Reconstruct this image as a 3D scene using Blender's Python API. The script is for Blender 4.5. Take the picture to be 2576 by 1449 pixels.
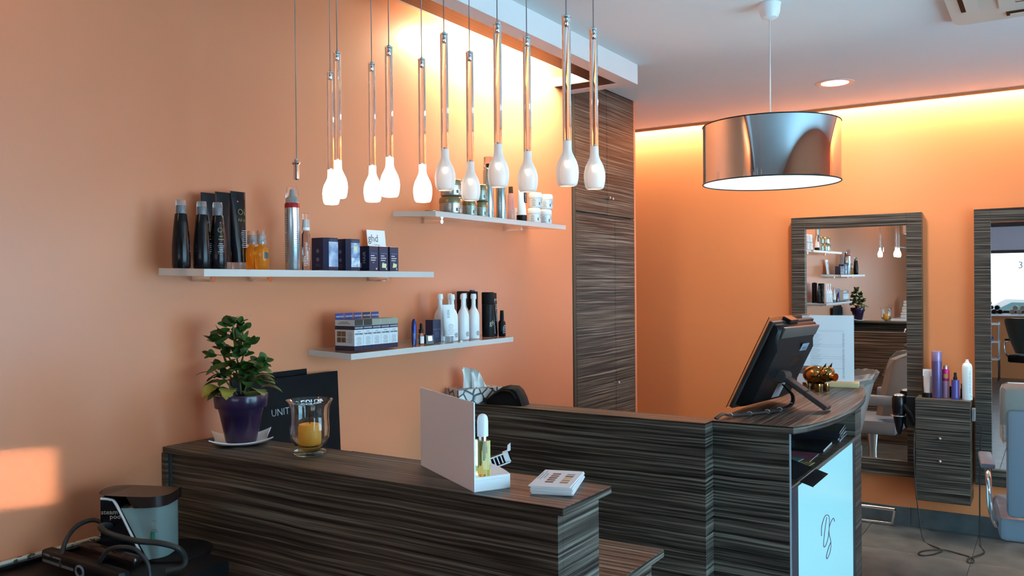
import bpy, bmesh, math, random
from math import sin, cos, pi, radians as R
from mathutils import Vector, Matrix
random.seed(7)
C = bpy.context.scene.collection
sc = bpy.context.scene
for o in list(bpy.data.objects): bpy.data.objects.remove(o)

# ---------------------------------------------------------------- camera
yaw, pitch, roll, FPX, CX, CZ = 0.56918, 0.0042050, -0.0083410, 2135.622, 2.33464, 1.65
Fv = Vector((-sin(yaw)*cos(pitch), cos(yaw)*cos(pitch), -sin(pitch)))
r0 = Vector((cos(yaw), sin(yaw), 0)); u0 = r0.cross(Fv)
Rv = cos(roll)*r0 + sin(roll)*u0; Uv = -sin(roll)*r0 + cos(roll)*u0
cam = bpy.data.cameras.new('camera'); co = bpy.data.objects.new('camera', cam); C.objects.link(co)
m = Matrix((Rv, Uv, -Fv)).transposed().to_4x4(); m.translation = Vector((CX, 0, CZ)); co.matrix_world = m
cam.sensor_width = 36; cam.lens = 36*FPX/2576; cam.clip_start = .05; cam.clip_end = 100
sc.camera = co

# ---------------------------------------------------------------- world, exposure
w = bpy.data.worlds.new('sky'); sc.world = w; w.use_nodes = True
bg = w.node_tree.nodes['Background']; bg.inputs[0].default_value = (.72, .87, 1, 1); bg.inputs[1].default_value = 3.2
sc.view_settings.view_transform = 'Standard'; sc.view_settings.look = 'None'
sc.view_settings.exposure = 0.0; sc.view_settings.gamma = 1; sc.view_settings.use_curve_mapping = False

def area(name, loc, rot, sx, sy, power, col, portal=False, spread=None):
    l = bpy.data.lights.new(name, 'AREA'); l.shape = 'RECTANGLE'; l.size = sx; l.size_y = sy; l.energy = power; l.color = col
    if spread: l.spread = spread
    o = bpy.data.objects.new(name, l); C.objects.link(o); o.location = loc; o.rotation_euler = rot
    if portal: l.cycles.is_portal = True
    return o
area('shopfront_daylight', (5.3, 2.4, 1.35), (0, R(108), 0), 2.2, 4.4, 212, (.30,.72,1))
area('window_portal', (3.0, -3.52, 1.6), (R(90), 0, 0), 3.4, 1.1, 1, (1,1,1), True)
# fluorescent tubes hidden in the two ceiling coves
area('cove_tube_light', (.185, 3.56, 2.81), (0, R(50), 0), .03, 1.05, 34, (1, .83, .55))
area('cove_tube_light', (.185, .1, 2.81), (0, R(50), 0), .03, 1.7, 5, (1, .68, .36))
area('cove_tube_light', (1.75, 6.175, 2.94), (R(30), 0, 0), 6.2, .03, 125, (1, .86, .62))
area('reflected_sunbeam', (2.6,-3.3,1.75), (0,0,0), .085, .15, .10, (1,.90,.74), spread=R(.4)).rotation_euler = (Vector((2.6,-3.3,1.75))-Vector((0,1.21,1.14))).to_track_quat('Z','Y').to_euler()
def point(name, loc, power, col, r=.03):
    l = bpy.data.lights.new(name, 'POINT'); l.energy = power; l.color = col; l.shadow_soft_size = r
    o = bpy.data.objects.new(name, l); C.objects.link(o); o.location = loc; return o

# ---------------------------------------------------------------- materials
MC = {}
def mat(name, col=(.8,.8,.8), rough=.5, metal=0, trans=0, em=None, es=0, ior=1.45, alpha=1, coat=0, bump=0, bscale=200, spec=.5):
    if name in MC: return MC[name]
    mt = bpy.data.materials.new(name); mt.use_nodes = True; nt = mt.node_tree; b = nt.nodes['Principled BSDF']
    b.inputs['Base Color'].default_value = (*col, 1); b.inputs['Roughness'].default_value = rough; b.inputs['Metallic'].default_value = metal
    b.inputs['Transmission Weight'].default_value = trans; b.inputs['IOR'].default_value = ior; b.inputs['Alpha'].default_value = alpha
    b.inputs['Coat Weight'].default_value = coat; b.inputs['Specular IOR Level'].default_value = spec
    if em: b.inputs['Emission Color'].default_value = (*em, 1); b.inputs['Emission Strength'].default_value = es
    if bump:
        n = nt.nodes.new('ShaderNodeTexNoise'); n.inputs['Scale'].default_value = bscale; n.inputs['Detail'].default_value = 3
        bp = nt.nodes.new('ShaderNodeBump'); bp.inputs['Strength'].default_value = bump; bp.inputs['Distance'].default_value = .001
        nt.links.new(n.outputs['Fac'], bp.inputs['Height']); nt.links.new(bp.outputs[0], b.inputs['Normal'])
    MC[name] = mt; return mt
def noisy(name, c1, c2, scale, rough=.5, metal=0, detail=4, lo=.35, hi=.65, bump=0):
    if name in MC: return MC[name]
    mt = mat(name, c1, rough, metal); nt = mt.node_tree; b = nt.nodes['Principled BSDF']
    tc = nt.nodes.new('ShaderNodeTexCoord'); n = nt.nodes.new('ShaderNodeTexNoise'); n.inputs['Scale'].default_value = scale; n.inputs['Detail'].default_value = detail
    r = nt.nodes.new('ShaderNodeValToRGB'); r.color_ramp.elements[0].position = lo; r.color_ramp.elements[1].position = hi
    r.color_ramp.elements[0].color = (*c1, 1); r.color_ramp.elements[1].color = (*c2, 1)
    nt.links.new(tc.outputs['Object'], n.inputs['Vector']); nt.links.new(n.outputs['Fac'], r.inputs[0]); nt.links.new(r.outputs[0], b.inputs['Base Color'])
    if bump:
        bp = nt.nodes.new('ShaderNodeBump'); bp.inputs['Strength'].default_value = bump; bp.inputs['Distance'].default_value = .002
        nt.links.new(n.outputs['Fac'], bp.inputs['Height']); nt.links.new(bp.outputs[0], b.inputs['Normal'])
    return mt
def wood(name, top=(1.1, 110, 110), cols=((.008,.006,.005),(.034,.027,.022),(.105,.088,.070),(.27,.245,.20)), rough=.42):
    """grey-brown laminate with a fine horizontal line grain; the grain of level faces runs the way `top` says"""
    if name in MC: return MC[name]
    mt = mat(name, (.1,.09,.08), rough, spec=.3); nt = mt.node_tree; b = nt.nodes['Principled BSDF']; N = nt.nodes.new; L = nt.links.new
    tc = N('ShaderNodeTexCoord'); ge = N('ShaderNodeNewGeometry'); sx = N('ShaderNodeSeparateXYZ'); L(ge.outputs['Normal'], sx.inputs[0])
    ab = N('ShaderNodeMath'); ab.operation = 'ABSOLUTE'; L(sx.outputs['Z'], ab.inputs[0])
    gt = N('ShaderNodeMath'); gt.operation = 'GREATER_THAN'; gt.inputs[1].default_value = .6; L(ab.outputs[0], gt.inputs[0])
    # slow waviness of the lines
    wv = N('ShaderNodeTexNoise'); wv.inputs['Scale'].default_value = 2.2; wv.inputs['Detail'].default_value = 2; L(tc.outputs['Object'], wv.inputs['Vector'])
    ws = N('ShaderNodeVectorMath'); ws.operation = 'SCALE'; ws.inputs['Scale'].default_value = .018; L(wv.outputs['Color'], ws.inputs[0])
    ad = N('ShaderNodeVectorMath'); ad.operation = 'ADD'; L(tc.outputs['Object'], ad.inputs[0]); L(ws.outputs[0], ad.inputs[1])
    v1 = N('ShaderNodeVectorMath'); v1.operation = 'MULTIPLY'; v1.inputs[1].default_value = (1.1, 1.1, 110); L(ad.outputs[0], v1.inputs[0])
    v2 = N('ShaderNodeVectorMath'); v2.operation = 'MULTIPLY'; v2.inputs[1].default_value = top; L(ad.outputs[0], v2.inputs[0])
    mx = N('ShaderNodeMix'); mx.data_type = 'VECTOR'; L(gt.outputs[0], mx.inputs['Factor']); L(v1.outputs[0], mx.inputs[4]); L(v2.outputs[0], mx.inputs[5])
    n = N('ShaderNodeTexNoise'); n.inputs['Scale'].default_value = 1; n.inputs['Detail'].default_value = 3.5; n.inputs['Roughness'].default_value = .65; L(mx.outputs[1], n.inputs['Vector'])
    cr = N('ShaderNodeValToRGB'); e = cr.color_ramp.elements; e[0].position = .36; e[1].position = .46; e.new(.56); e.new(.72)
    for k in range(4): e[k].color = (*cols[k], 1)
    L(n.outputs['Fac'], cr.inputs[0]); L(cr.outputs[0], b.inputs['Base Color'])
    bp = N('ShaderNodeBump'); bp.inputs['Strength'].default_value = .25; bp.inputs['Distance'].default_value = .001; L(n.outputs['Fac'], bp.inputs['Height']); L(bp.outputs[0], b.inputs['Normal'])
    return mt
WOOD = wood('laminate'); WOODY = wood('laminate_long', (110, 1.1, 110))
BROWNW = wood('dark_walnut', (110, 1.1, 110), ((.02,.008,.004),(.045,.018,.009),(.08,.032,.015),(.12,.05,.025)), .35)
def paint(name, col, rough, bump=.06):
    mt = mat(name, col, rough, spec=.45); nt = mt.node_tree; b = nt.nodes['Principled BSDF']; N = nt.nodes.new; L = nt.links.new
    tc = N('ShaderNodeTexCoord'); n = N('ShaderNodeTexNoise'); n.inputs['Scale'].default_value = 260; n.inputs['Detail'].default_value = 2; L(tc.outputs['Object'], n.inputs['Vector'])
    bp = N('ShaderNodeBump'); bp.inputs['Strength'].default_value = bump; bp.inputs['Distance'].default_value = .001; L(n.outputs['Fac'], bp.inputs['Height']); L(bp.outputs[0], b.inputs['Normal'])
    n2 = N('ShaderNodeTexNoise'); n2.inputs['Scale'].default_value = 1.3; L(tc.outputs['Object'], n2.inputs['Vector'])
    mx = N('ShaderNodeMix'); mx.data_type = 'RGBA'; mx.inputs[6].default_value = (*[c*.95 for c in col], 1); mx.inputs[7].default_value = (*[min(1, c*1.05) for c in col], 1)
    L(n2.outputs['Fac'], mx.inputs['Factor']); L(mx.outputs[2], b.inputs['Base Color']); return mt
ORANGE = paint('orange_paint', (.66, .235, .115), .34)
ORANGE2 = paint('deep_orange_paint', (.70, .235, .085), .5)
CEIL = paint('ceiling_paint', (.82, .84, .84), .8)
WHITEP = paint('white_paint', (.8, .8, .8), .6)
TILE = noisy('grey_tile', (.070,.076,.080), (.11,.118,.122), 9, .28, bump=.02)
TILE2 = noisy('skirting_tile', (.05,.062,.068), (.08,.095,.10), 9, .3)
GROUT = mat('grout', (.07,.07,.068), .9)
CLEAR = mat('clear_acrylic', (1,1,1), .0, trans=1, ior=1.46)
GLASS = mat('clear_glass', (.97,1,.985), .0, trans=1, ior=1.45)
BLACK = mat('black_plastic', (.007,.007,.008), .42, spec=.25)
BLACKM = mat('matte_black', (.006,.006,.007), .6, spec=.2)
BLACKG = mat('gloss_black', (.006,.006,.008), .2, spec=.35)
DGREY = mat('dark_grey_plastic', (.03,.027,.026), .45, spec=.3)
WHITE = mat('white_plastic', (.82,.83,.84), .3)
WHITED = mat('white_card', (.80,.79,.80), .6)
CHROME = mat('chrome', (.85,.86,.87), .12, 1)
STEEL = mat('brushed_steel', (.6,.6,.6), .3, 1)
NAVY = mat('navy_card', (.012,.02,.06), .3)
INK = mat('grey_ink', (.12,.12,.13), .6)
LINK = mat('pale_ink', (.55,.58,.6), .6)
GOLDINK = mat('gold_ink', (.15,.13,.06), .4)
REDD = mat('pink_mark', (.7,.08,.12), .5)
NOTE = mat('yellow_paper', (.75,.75,.42), .8)
RUBBER = mat('black_rubber', (.018,.018,.018), .5)

# ---------------------------------------------------------------- geometry helper
class G:
    def __init__(s): s.v=[]; s.f=[]; s.m=[]; s.s=[]
    def add(s, vs, fs, mi=0, sm=False, M=None):
        b=len(s.v)
        if M is not None: vs=[M @ Vector(v) for v in vs]
        s.v += [tuple(v) for v in vs]; s.f += [tuple(i+b for i in f) for f in fs]; s.m += [mi]*len(fs); s.s += [sm]*len(fs); return s
    def box(s, x0,x1,y0,y1,z0,z1, mi=0, bev=0, M=None):
        if bev:
            bm=bmesh.new(); bmesh.ops.create_cube(bm,size=1)
            for v in bm.verts: v.co=Vector(((x0+x1)/2+v.co.x*(x1-x0),(y0+y1)/2+v.co.y*(y1-y0),(z0+z1)/2+v.co.z*(z1-z0)))
            bmesh.ops.bevel(bm,geom=bm.edges[:],offset=bev,segments=2 if bev>.003 else 1,affect='EDGES',profile=.5)
            bm.verts.index_update(); vs=[v.co.copy() for v in bm.verts]; fs=[[v.index for v in f.verts] for f in bm.faces]; bm.free()
            return s.add(vs,fs,mi,bev>.003,M)
        return s.add([(x0,y0,z0),(x1,y0,z0),(x1,y1,z0),(x0,y1,z0),(x0,y0,z1),(x1,y0,z1),(x1,y1,z1),(x0,y1,z1)],
                     [(0,3,2,1),(4,5,6,7),(0,1,5,4),(1,2,6,5),(2,3,7,6),(3,0,4,7)],mi,False,M)
    def prism(s, poly, z0, z1, mi=0, M=None, sm=False):
        n=len(poly); vs=[(p[0],p[1],z0) for p in poly]+[(p[0],p[1],z1) for p in poly]
        a=sum(poly[i][0]*poly[(i+1)%n][1]-poly[(i+1)%n][0]*poly[i][1] for i in range(n))
        if a<0: vs=[(p[0],p[1],z0) for p in poly[::-1]]+[(p[0],p[1],z1) for p in poly[::-1]]
        s.add(vs,[tuple(range(n))[::-1],tuple(range(n,2*n))],mi,False,M)
        return s.add(vs,[(i,(i+1)%n,n+(i+1)%n,n+i) for i in range(n)],mi,sm,M)
    def lathe(s, prof, seg=24, c=(0,0), mi=0, a0=0, a1=2*pi, M=None, sm=True):
        full=abs(a1-a0-2*pi)<1e-6; n=seg if full else seg+1; vs=[]; fs=[]
        for r,z in prof:
            for k in range(n):
                a=a0+(a1-a0)*k/seg; vs.append((c[0]+r*cos(a),c[1]+r*sin(a),z))
        for i in range(len(prof)-1):
            for k in range(seg):
                k2=(k+1)%n
                fs.append((i*n+k,i*n+k2,(i+1)*n+k2,(i+1)*n+k))
        return s.add(vs,fs,mi,sm,M)
    def tube(s, pts, r, seg=8, mi=0, cap=True, closed=False):
        pts=[Vector(p) for p in pts]; n=len(pts); vs=[]; fs=[]; up=Vector((0,0,1)); prev=None
        rr=r if isinstance(r,(list,tuple)) else [r]*n
        for i,p in enumerate(pts):
            if closed: t=(pts[(i+1)%n]-pts[i-1]).normalized()
            else: t=(pts[min(i+1,n-1)]-pts[max(i-1,0)]).normalized()
            if prev is None: a=t.cross(up if abs(t.z)<.9 else Vector((1,0,0))).normalized()
            else: a=(prev-t*prev.dot(t)).normalized()
            prev=a; b=t.cross(a)
            for k in range(seg): q=2*pi*k/seg; vs.append(p+rr[i]*(cos(q)*a+sin(q)*b))
        for i in range(n if closed else n-1):
            j=(i+1)%n
            for k in range(seg): fs.append((i*seg+k,i*seg+(k+1)%seg,j*seg+(k+1)%seg,j*seg+k))
        s.add(vs,fs,mi,True)
        if cap and not closed: s.add(vs[:seg],[tuple(range(seg))[::-1]],mi); s.add(vs[-seg:],[tuple(range(seg))],mi)
        return s
    def ball(s, c, rx, ry=None, rz=None, seg=16, rings=10, mi=0, M=None):
        ry=ry or rx; rz=rz or rx; vs=[(c[0],c[1],c[2]-rz)]; fs=[]
        for i in range(1,rings):
            t=pi*i/rings
            for k in range(seg): a=2*pi*k/seg; vs.append((c[0]+rx*sin(t)*cos(a),c[1]+ry*sin(t)*sin(a),c[2]-rz*cos(t)))
        vs.append((c[0],c[1],c[2]+rz)); T=len(vs)-1
        for k in range(seg): fs.append((0,1+(k+1)%seg,1+k)); fs.append((T,T-seg+k,T-seg+(k+1)%seg))
        for i in range(rings-2):
            for k in range(seg): a=1+i*seg; fs.append((a+k,a+(k+1)%seg,a+seg+(k+1)%seg,a+seg+k))
        return s.add(vs,fs,mi,True,M)
    def xf(s, M): s.v=[tuple(M@Vector(v)) for v in s.v]; return s
    def mesh(s, name, mats):
        me=bpy.data.meshes.new(name); me.from_pydata(s.v,[],s.f)
        for mm in (mats if isinstance(mats,(list,tuple)) else [mats]): me.materials.append(mm)
        me.polygons.foreach_set('material_index',s.m); me.polygons.foreach_set('use_smooth',s.s); me.update()
        if any(s.s):
            bm=bmesh.new(); bm.from_mesh(me); bmesh.ops.remove_doubles(bm,verts=bm.verts,dist=1e-5)
            for e in bm.edges:
                if len(e.link_faces)==2 and e.calc_face_angle(0)>R(42): e.smooth=False
            bm.to_mesh(me); bm.free()
        return me
    def ob(s, name, mats, parent=None, loc=(0,0,0), rot=(0,0,0)):
        o=bpy.data.objects.new(name,s.mesh(name,mats)); C.objects.link(o); o.location=loc; o.rotation_euler=rot
        if parent: o.parent=parent
        return o
def thing(name,label,cat,loc=(0,0,0),rz=0,group=None):
    o=bpy.data.objects.new(name,None); C.objects.link(o); o.location=loc; o.rotation_euler=(0,0,rz); o.empty_display_size=.05
    return tag(o,label,cat,group)
def tag(o,label,cat,group=None):
    o['label']=label; o['category']=cat
    if group: o['group']=group
    return o
def lab(o,l): o['label']=l; return o
def struct(o): o['kind']='structure'; return o
TXT={}
def textgeo(s,size,bold=0,depth=0):
    k=(s,size,bold)
    if k not in TXT:
        cu=bpy.data.curves.new('t','FONT'); cu.body=s; cu.size=size; cu.align_x='CENTER'; cu.offset=bold; cu.resolution_u=2
        ob=bpy.data.objects.new('t',cu); C.objects.link(ob); bpy.context.view_layer.update()
        me=bpy.data.meshes.new_from_object(ob.evaluated_get(bpy.context.evaluated_depsgraph_get()))
        TXT[k]=([v.co.copy() for v in me.vertices],[tuple(p.vertices) for p in me.polygons])
        bpy.data.objects.remove(ob); bpy.data.curves.remove(cu); bpy.data.meshes.remove(me)
    return TXT[k]
def frame(o, x, y):   # matrix: text x-axis -> x, y-axis -> y
    x=Vector(x).normalized(); y=Vector(y).normalized(); z=x.cross(y)
    m=Matrix((x,y,z)).transposed().to_4x4(); m.translation=Vector(o); return m
def text(g,s,size,M,mi=0,bold=0):
    v,f=textgeo(s,size,bold); return g.add(v,f,mi,False,M)
def text_cyl(g,s,size,r,ang,z,mi=0,vert=False,bold=0):
    v,f=textgeo(s,size,bold); out=[]
    for p in v:
        u,h=(p.x,p.y) if not vert else (-p.y,p.x)
        a=ang+u/r; out.append((r*cos(a),r*sin(a),z+h))
    return g.add(out,f,mi,False)
def bars_cyl(g,r,ang,z,wid,rows,step=.006,th=.0016,mi=0):
    for i in range(rows):
        ww=wid*(.6+.4*((i*37)%10)/10); a=ww/r/2
        g.lathe([(r,z-i*step),(r,z-i*step+th)],4,(0,0),mi,ang-a,ang+a)
    return g
def bars(g,M,wid,rows,step=.006,th=.0016,mi=0,left=False):
    for i in range(rows):
        ww=wid*(.6+.4*((i*37)%10)/10); x0=-wid/2 if left else -ww/2
        g.add([(x0,-i*step,0),(x0+ww,-i*step,0),(x0+ww,-i*step+th,0),(x0,-i*step+th,0)],[(0,1,2,3)],mi,False,M)
    return g
def solid(prof):  # closed revolve profile
    return [(0.0001,prof[0][1])]+prof+[(0.0001,prof[-1][1])]

# ================================================================ STRUCTURE
ZC=2.85
# floor: slab under separate tiles
fl=struct(G().box(-1.5,5.0,-3.5,6.38,-.06,-.006).ob('floor',GROUT))
tm=G().box(.0015,.6385,.0015,.6385,-.008,0,bev=.0012).mesh('tile',TILE)
for i in range(-5,6):
    for j in range(-6,10):
        x=1.27+.64*i; y=6.26-.64*(j+6)-.64
        if x<-1.5-.64 or x>5: continue
        x0=max(x,-1.5); y0=max(y,-3.5)
        t=bpy.data.objects.new('tile',tm); C.objects.link(t); t.location=(x0,y0,0); t.parent=fl
        if x0!=x or x+.64>5.0 or y0!=y: t.scale=((min(x+.64,5.0)-x0)/.64,(y+.64-y0)/.64,1)
# walls
wl=struct(G().box(-.12,0,-3.5,4.292,0,2.97).box(-.12,0,5.143,5.176,0,2.97).box(-.12,0,4.292,5.143,2.85,2.97).ob('wall_left',ORANGE))
struct(G().box(-1.5,5.12,6.26,6.38,-.05,3.2).ob('wall_back',ORANGE2))
struct(G().box(-1.62,-1.5,4.0,6.38,-.05,2.97).box(-1.5,-.12,3.9,4.0,0,2.97).ob('wall_passage',ORANGE2))
# front wall (behind the camera) with the shop window
struct(G().box(-.12,1.3,-3.62,-3.5,-.05,2.97).box(4.7,5.12,-3.62,-3.5,-.05,2.97).box(1.3,4.7,-3.62,-3.5,-.05,1.05).box(1.3,4.7,-3.62,-3.5,2.53,2.97).ob('wall_front',ORANGE2))
# right wall with a glazed shopfront
struct(G().box(5.0,5.12,-3.5,.3,-.05,2.97).box(5.0,5.12,4.5,6.38,-.05,2.97).box(5.0,5.12,.3,4.5,-.05,.4).box(5.0,5.12,.3,4.5,2.5,2.97).ob('wall_right',ORANGE2))
# ceiling with its back edge stopping short of the wall
struct(G().box(-1.5,5.12,-3.62,5.6,ZC,2.97).box(-1.5,5.12,5.6,6.141,ZC,2.865).box(-1.5,5.12,5.5,6.26,3.12,3.17).box(-1.5,5.12,5.5,5.6,2.97,3.12).ob('ceiling',CEIL))
struct(G().box(-1.5,5.0,6.123,6.141,2.832,ZC+.001).ob('trim_1',ORANGE2))
# skirting of tiles on the back wall
bb=struct(G().box(-1.5,5.0,6.253,6.262,0,.122).ob('baseboard_back',GROUT))
sk=G().box(.001,.625,-.009,0,0,.125,bev=.001).mesh('tile',TILE2)
for i in range(-4,6):
    x=1.509+.626*i
    if x<-1.5 or x>4.9: continue
    t=bpy.data.objects.new('tile',sk); C.objects.link(t); t.location=(x,6.254,.0); t.parent=bb
    if x+.626>5.0: t.scale=((5.0-x)/.626,1,1)
# lowered box under the ceiling along the left wall: white frame, walnut strip, light slot
SX,SZ,SY=.4093,2.7415,4.3067
so=G().box(.3253,SX,-3.5,SY,SZ,ZC).box(0,.3253,4.2269,SY,SZ,ZC)
soffit=struct(so.ob('trim_2',WHITEP)); soffit['label']='white dropped ceiling box along the left wall'
lab(G().box(.2193,.3253,-3.5,4.2269,SZ+.004,SZ+.022).box(.0,.2193,4.115,4.2269,SZ+.004,SZ+.022).ob('walnut_panel',BROWNW,soffit),'dark walnut strip beside the light slot')
lab(G().box(0,.2193,4.1,4.115,SZ+.004,SZ+.05).ob('slot_end',mat('slot_glow_tint',(.75,.62,.36),.5),soffit),'end strip of the light slot, tinted with its warm glow')  # yellowish tone puts the tube's glow on the slot end into colour
for y0,y1 in ((3.0,4.08),(-.75,.95)):
    lab(G().tube([(.215,y0,2.815),(.215,y1,2.815)],.013,10).ob('fluorescent_tube',mat('tube_glow',(1,1,1),.4,em=(1,.72,.36),es=14),soffit),'glowing warm tube in the slot')

# windows
FRM=mat('dark_window_frame',(.02,.022,.03),.4)
def window(name,x0,x1,y0,y1,z0,z1,mull,along):
    g=G(); t=.05
    if along=='x':
        g.box(x0,x1,y0,y1,z0,z0+t).box(x0,x1,y0,y1,z1-t,z1)
        for q in mull: g.box(q-t/2,q+t/2,y0,y1,z0,z1)
    else:
        g.box(x0,x1,y0,y1,z0,z0+t).box(x0,x1,y0,y1,z1-t,z1)
        for q in mull: g.box(x0,x1,q-t/2,q+t/2,z0,z1)
    return struct(g.ob(name,FRM))
wf=window('window_1',1.3,4.7,-3.60,-3.52,1.05,2.08,(1.325,3.1,4.675),'x')
lab(G().box(1.3,4.7,-3.6,-3.53,2.08,2.46).ob('blind_box',mat('lilac_panel',(.55,.53,.62),.6),wf),'lilac grey panel above the window')
G().box(1.3,4.7,-3.6,-3.52,2.46,2.53).ob('top_bar',FRM,wf)
G().box(1.35,4.65,-3.566,-3.562,1.1,2.03).ob('pane',mat('window_glass',(1,1,1),0,trans=1,ior=1.0),wf)
lab(G().box(1.25,4.75,-3.52,-3.22,1.02,1.05).ob('sill',WHITE,wf),'white window sill')
g=G(); M=frame((1.9,-3.559,1.78),(-1,0,0),(0,0,1)); text(g,'37 /',.16,M@Matrix.Scale(-1,4,(1,0,0)))
lab(g.ob('lettering',mat('etched_ink',(.5,.6,.62),.6),wf),'thin grey figures on the pane')
w2=window('window_2',5.01,5.10,.3,4.5,.4,2.5,(.325,1.7,3.1,4.475),'y')
G().box(5.052,5.056,.35,4.45,.45,2.45).ob('pane',MC['window_glass'],w2)

# ================================================================ TALL CUPBOARD IN THE LEFT WALL
t=thing('tall_cupboard','floor to ceiling grey-brown cupboard built flush into the left wall','cupboard',(0,4.3,0))
G().box(-.45,-.02,-.005,.84,.0,2.846).ob('carcass',WOOD,t)
lab(G().box(-.02,.003,-.0,.032,.0,2.846).ob('frame_stile',mat('olive_brown_edge',(.05,.045,.03),.5),t),'olive brown edge strip')
def door(y0,y1,z0,z1,knob):
    d=G().box(-.018,.004,y0,y1,z0,z1,bev=.0012).ob('door',WOOD,t)
    if knob:
        g=G(); Mk=Matrix.Translation((.004,knob[0],knob[1]))@Matrix.Rotation(R(90),4,'Y')
        g.lathe(solid([(.006,0),(.0055,.02),(.008,.023),(.009,.03),(.007,.032)]),14,M=Mk); g.ob('knob',STEEL,d)
door(.035,.4415,2.075,2.843,(.425,2.178)); door(.4445,.842,2.075,2.843,(.468,2.175))
door(.035,.548,.08,2.062,(.533,1.031)); door(.551,.842,.08,2.062,None)
G().box(-.018,-.002,.035,.842,0,.075).ob('plinth',WOOD,t)

# ================================================================ FRONT COUNTER AND INNER DESK
t=thing('front_counter','raised grey-brown laminate counter nearest the camera, against the left wall','counter',(0,1.63,0))
lab(G().box(.002,1.42,0,.243,1.138,1.156,bev=.0012).ob('countertop',WOOD,t),'thin top board')
G().box(.03,1.40,.012,.034,0,1.1375).ob('front_panel',WOOD,t)
lab(G().box(.002,.022,-.004,.2,0,1.1375).ob('side_panel',WOOD,t),'end panel at the wall')
lab(G().box(.022,.030,.004,.014,.0,1.137).ob('edge_strip',mat('dark_green_edge',(.03,.04,.04),.4),t),'dark edge strip')  # narrow dark green strip between the wall panel and the front panel
G().box(1.378,1.40,.0345,.212,0,1.1375).ob('side_panel',WOOD,t)
G().box(.03,1.377,.12,.212,.80,.818).ob('shelf',WOOD,t)
t=thing('inner_desk','lower grey-brown desk behind the raised counter, seen past its end','desk',(.0,1.85,0))
lab(G().box(.42,1.276,0,.695,.774,.798,bev=.0012).ob('desktop',WOOD,t),'desk board')
G().box(.44,.462,.03,.66,0,.7735).ob('side_panel',WOOD,t)
G().box(1.225,1.247,.03,.66,0,.7735).ob('side_panel',WOOD,t)
G().box(.4625,1.2245,.62,.64,.1,.7735).ob('back_panel',WOOD,t)
G().box(.002,.415,.03,.62,.982,1.0).ob('side_shelf',WOOD,t); G().box(.395,.415,.03,.62,0,.9815).ob('shelf_support',WOOD,t)

# ================================================================ RECEPTION COUNTER
t=thing('reception_counter','reception counter with a long curved grey-brown top and a lit side panel','counter',(0,3.1,0))
lab(G().box(.002,1.2125,.006,.142,0,1.116).ob('left_screen',WOOD,t),'wide low screen wall')
RZ=1.116
curve=[(1.5205,.085),(1.553,.16),(1.573,.235),(1.589,.32),(1.600,.42),(1.6075,.52),(1.611,.64),(1.611,.76),(1.606,.90),(1.596,1.02),(1.582,1.14),(1.565,1.25),(1.543,1.36),(1.515,1.46),(1.47,1.545),(1.42,1.60),(1.35,1.635),(1.2135,1.64)]
g=G(); g.prism([(1.2135,.085)]+curve,RZ-.026,RZ); lab(g.ob('curved_top',WOODY,t),'curved counter top')
G().box(1.2135,1.503,.092,.116,0,RZ-.027).ob('front_panel',WOOD,t)
lab(G().box(1.503,1.5045,.092,.116,0,RZ-.027).ob('edge_band',mat('pale_edge_band',(.16,.19,.21),.5),t),'paler edge band')
G().box(1.2135,1.5,1.335,1.485,0,RZ-.027).ob('rear_panel',WOOD,t)
G().box(1.2135,1.235,.1165,1.3445,0,RZ-.027).ob('inner_panel',WOOD,t)
G().box(1.2355,1.4995,.1165,1.3345,.866,.884).ob('magazine_shelf',WOOD,t)
G().box(1.32,1.495,.1165,1.3345,.05,.07).ob('light_box_base',WOOD,t)
G().box(1.40,1.482,.20,1.33,.0705,.8655).ob('light_box_body',mat('white_lacquer',(.7,.75,.78),.5),t)
G().box(1.4825,1.497,.1165,.243,.0705,.8655).ob('light_box_frame',mat('blue_dark_frame',(.03,.035,.05),.35),t); G().box(1.4825,1.499,1.281,1.3345,.0705,.8655).ob('light_box_frame',MC['blue_dark_frame'],t)
lp=lab(G().box(1.4825,1.4975,.2435,1.2805,.0705,.8655).ob('light_panel',mat('light_panel_glow',(.04,.12,.15),.2,em=(.33,.83,1),es=.80),t),'glowing pale blue light panel')
def q2(q): return [(CZ_(y,z)) for y,z in q]
def CZ_(y,z):
    k=(CX-1.5)/(CX-1.4445); return ((y+3.0)*k-3.0,CZ-(CZ-z)*k)
g=G()
sq=[(.961,.506),(.967,.547),(1.021,.576),(1.08,.573),(1.121,.547),(1.114,.483),(1.15,.43),(1.136,.39),(1.074,.373),(1.056,.389),(1.1,.416),(1.144,.429)]
sq2=[(1.068,.565),(1.031,.52),(1.001,.458),(1.029,.44),(1.089,.462),(1.127,.513),(1.203,.529),(1.23,.507)]
def spline(P,n=8):
    P=[Vector(p) for p in P]; out=[]
    for i in range(len(P)-1):
        a=P[max(i-1,0)];b=P[i];c=P[i+1];d=P[min(i+2,len(P)-1)]
        for k in range(n):
            u=k/n; out.append(.5*((2*b)+(c-a)*u+(2*a-5*b+4*c-d)*u*u+(-a+3*b-3*c+d)*u**3))
    return out+[P[-1]]
for q in (sq,sq2): g.tube(spline([(1.4985,(y-.1+.0+3.1)*1-3.1,z) for y,z in q2(q)],5),.0018,5)
g.ob('scroll_emblem',mat('plum_ink',(.12,.05,.12),.5),lp); lp.children[0]['label']='thin plum-coloured scroll on the light panel'

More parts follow.
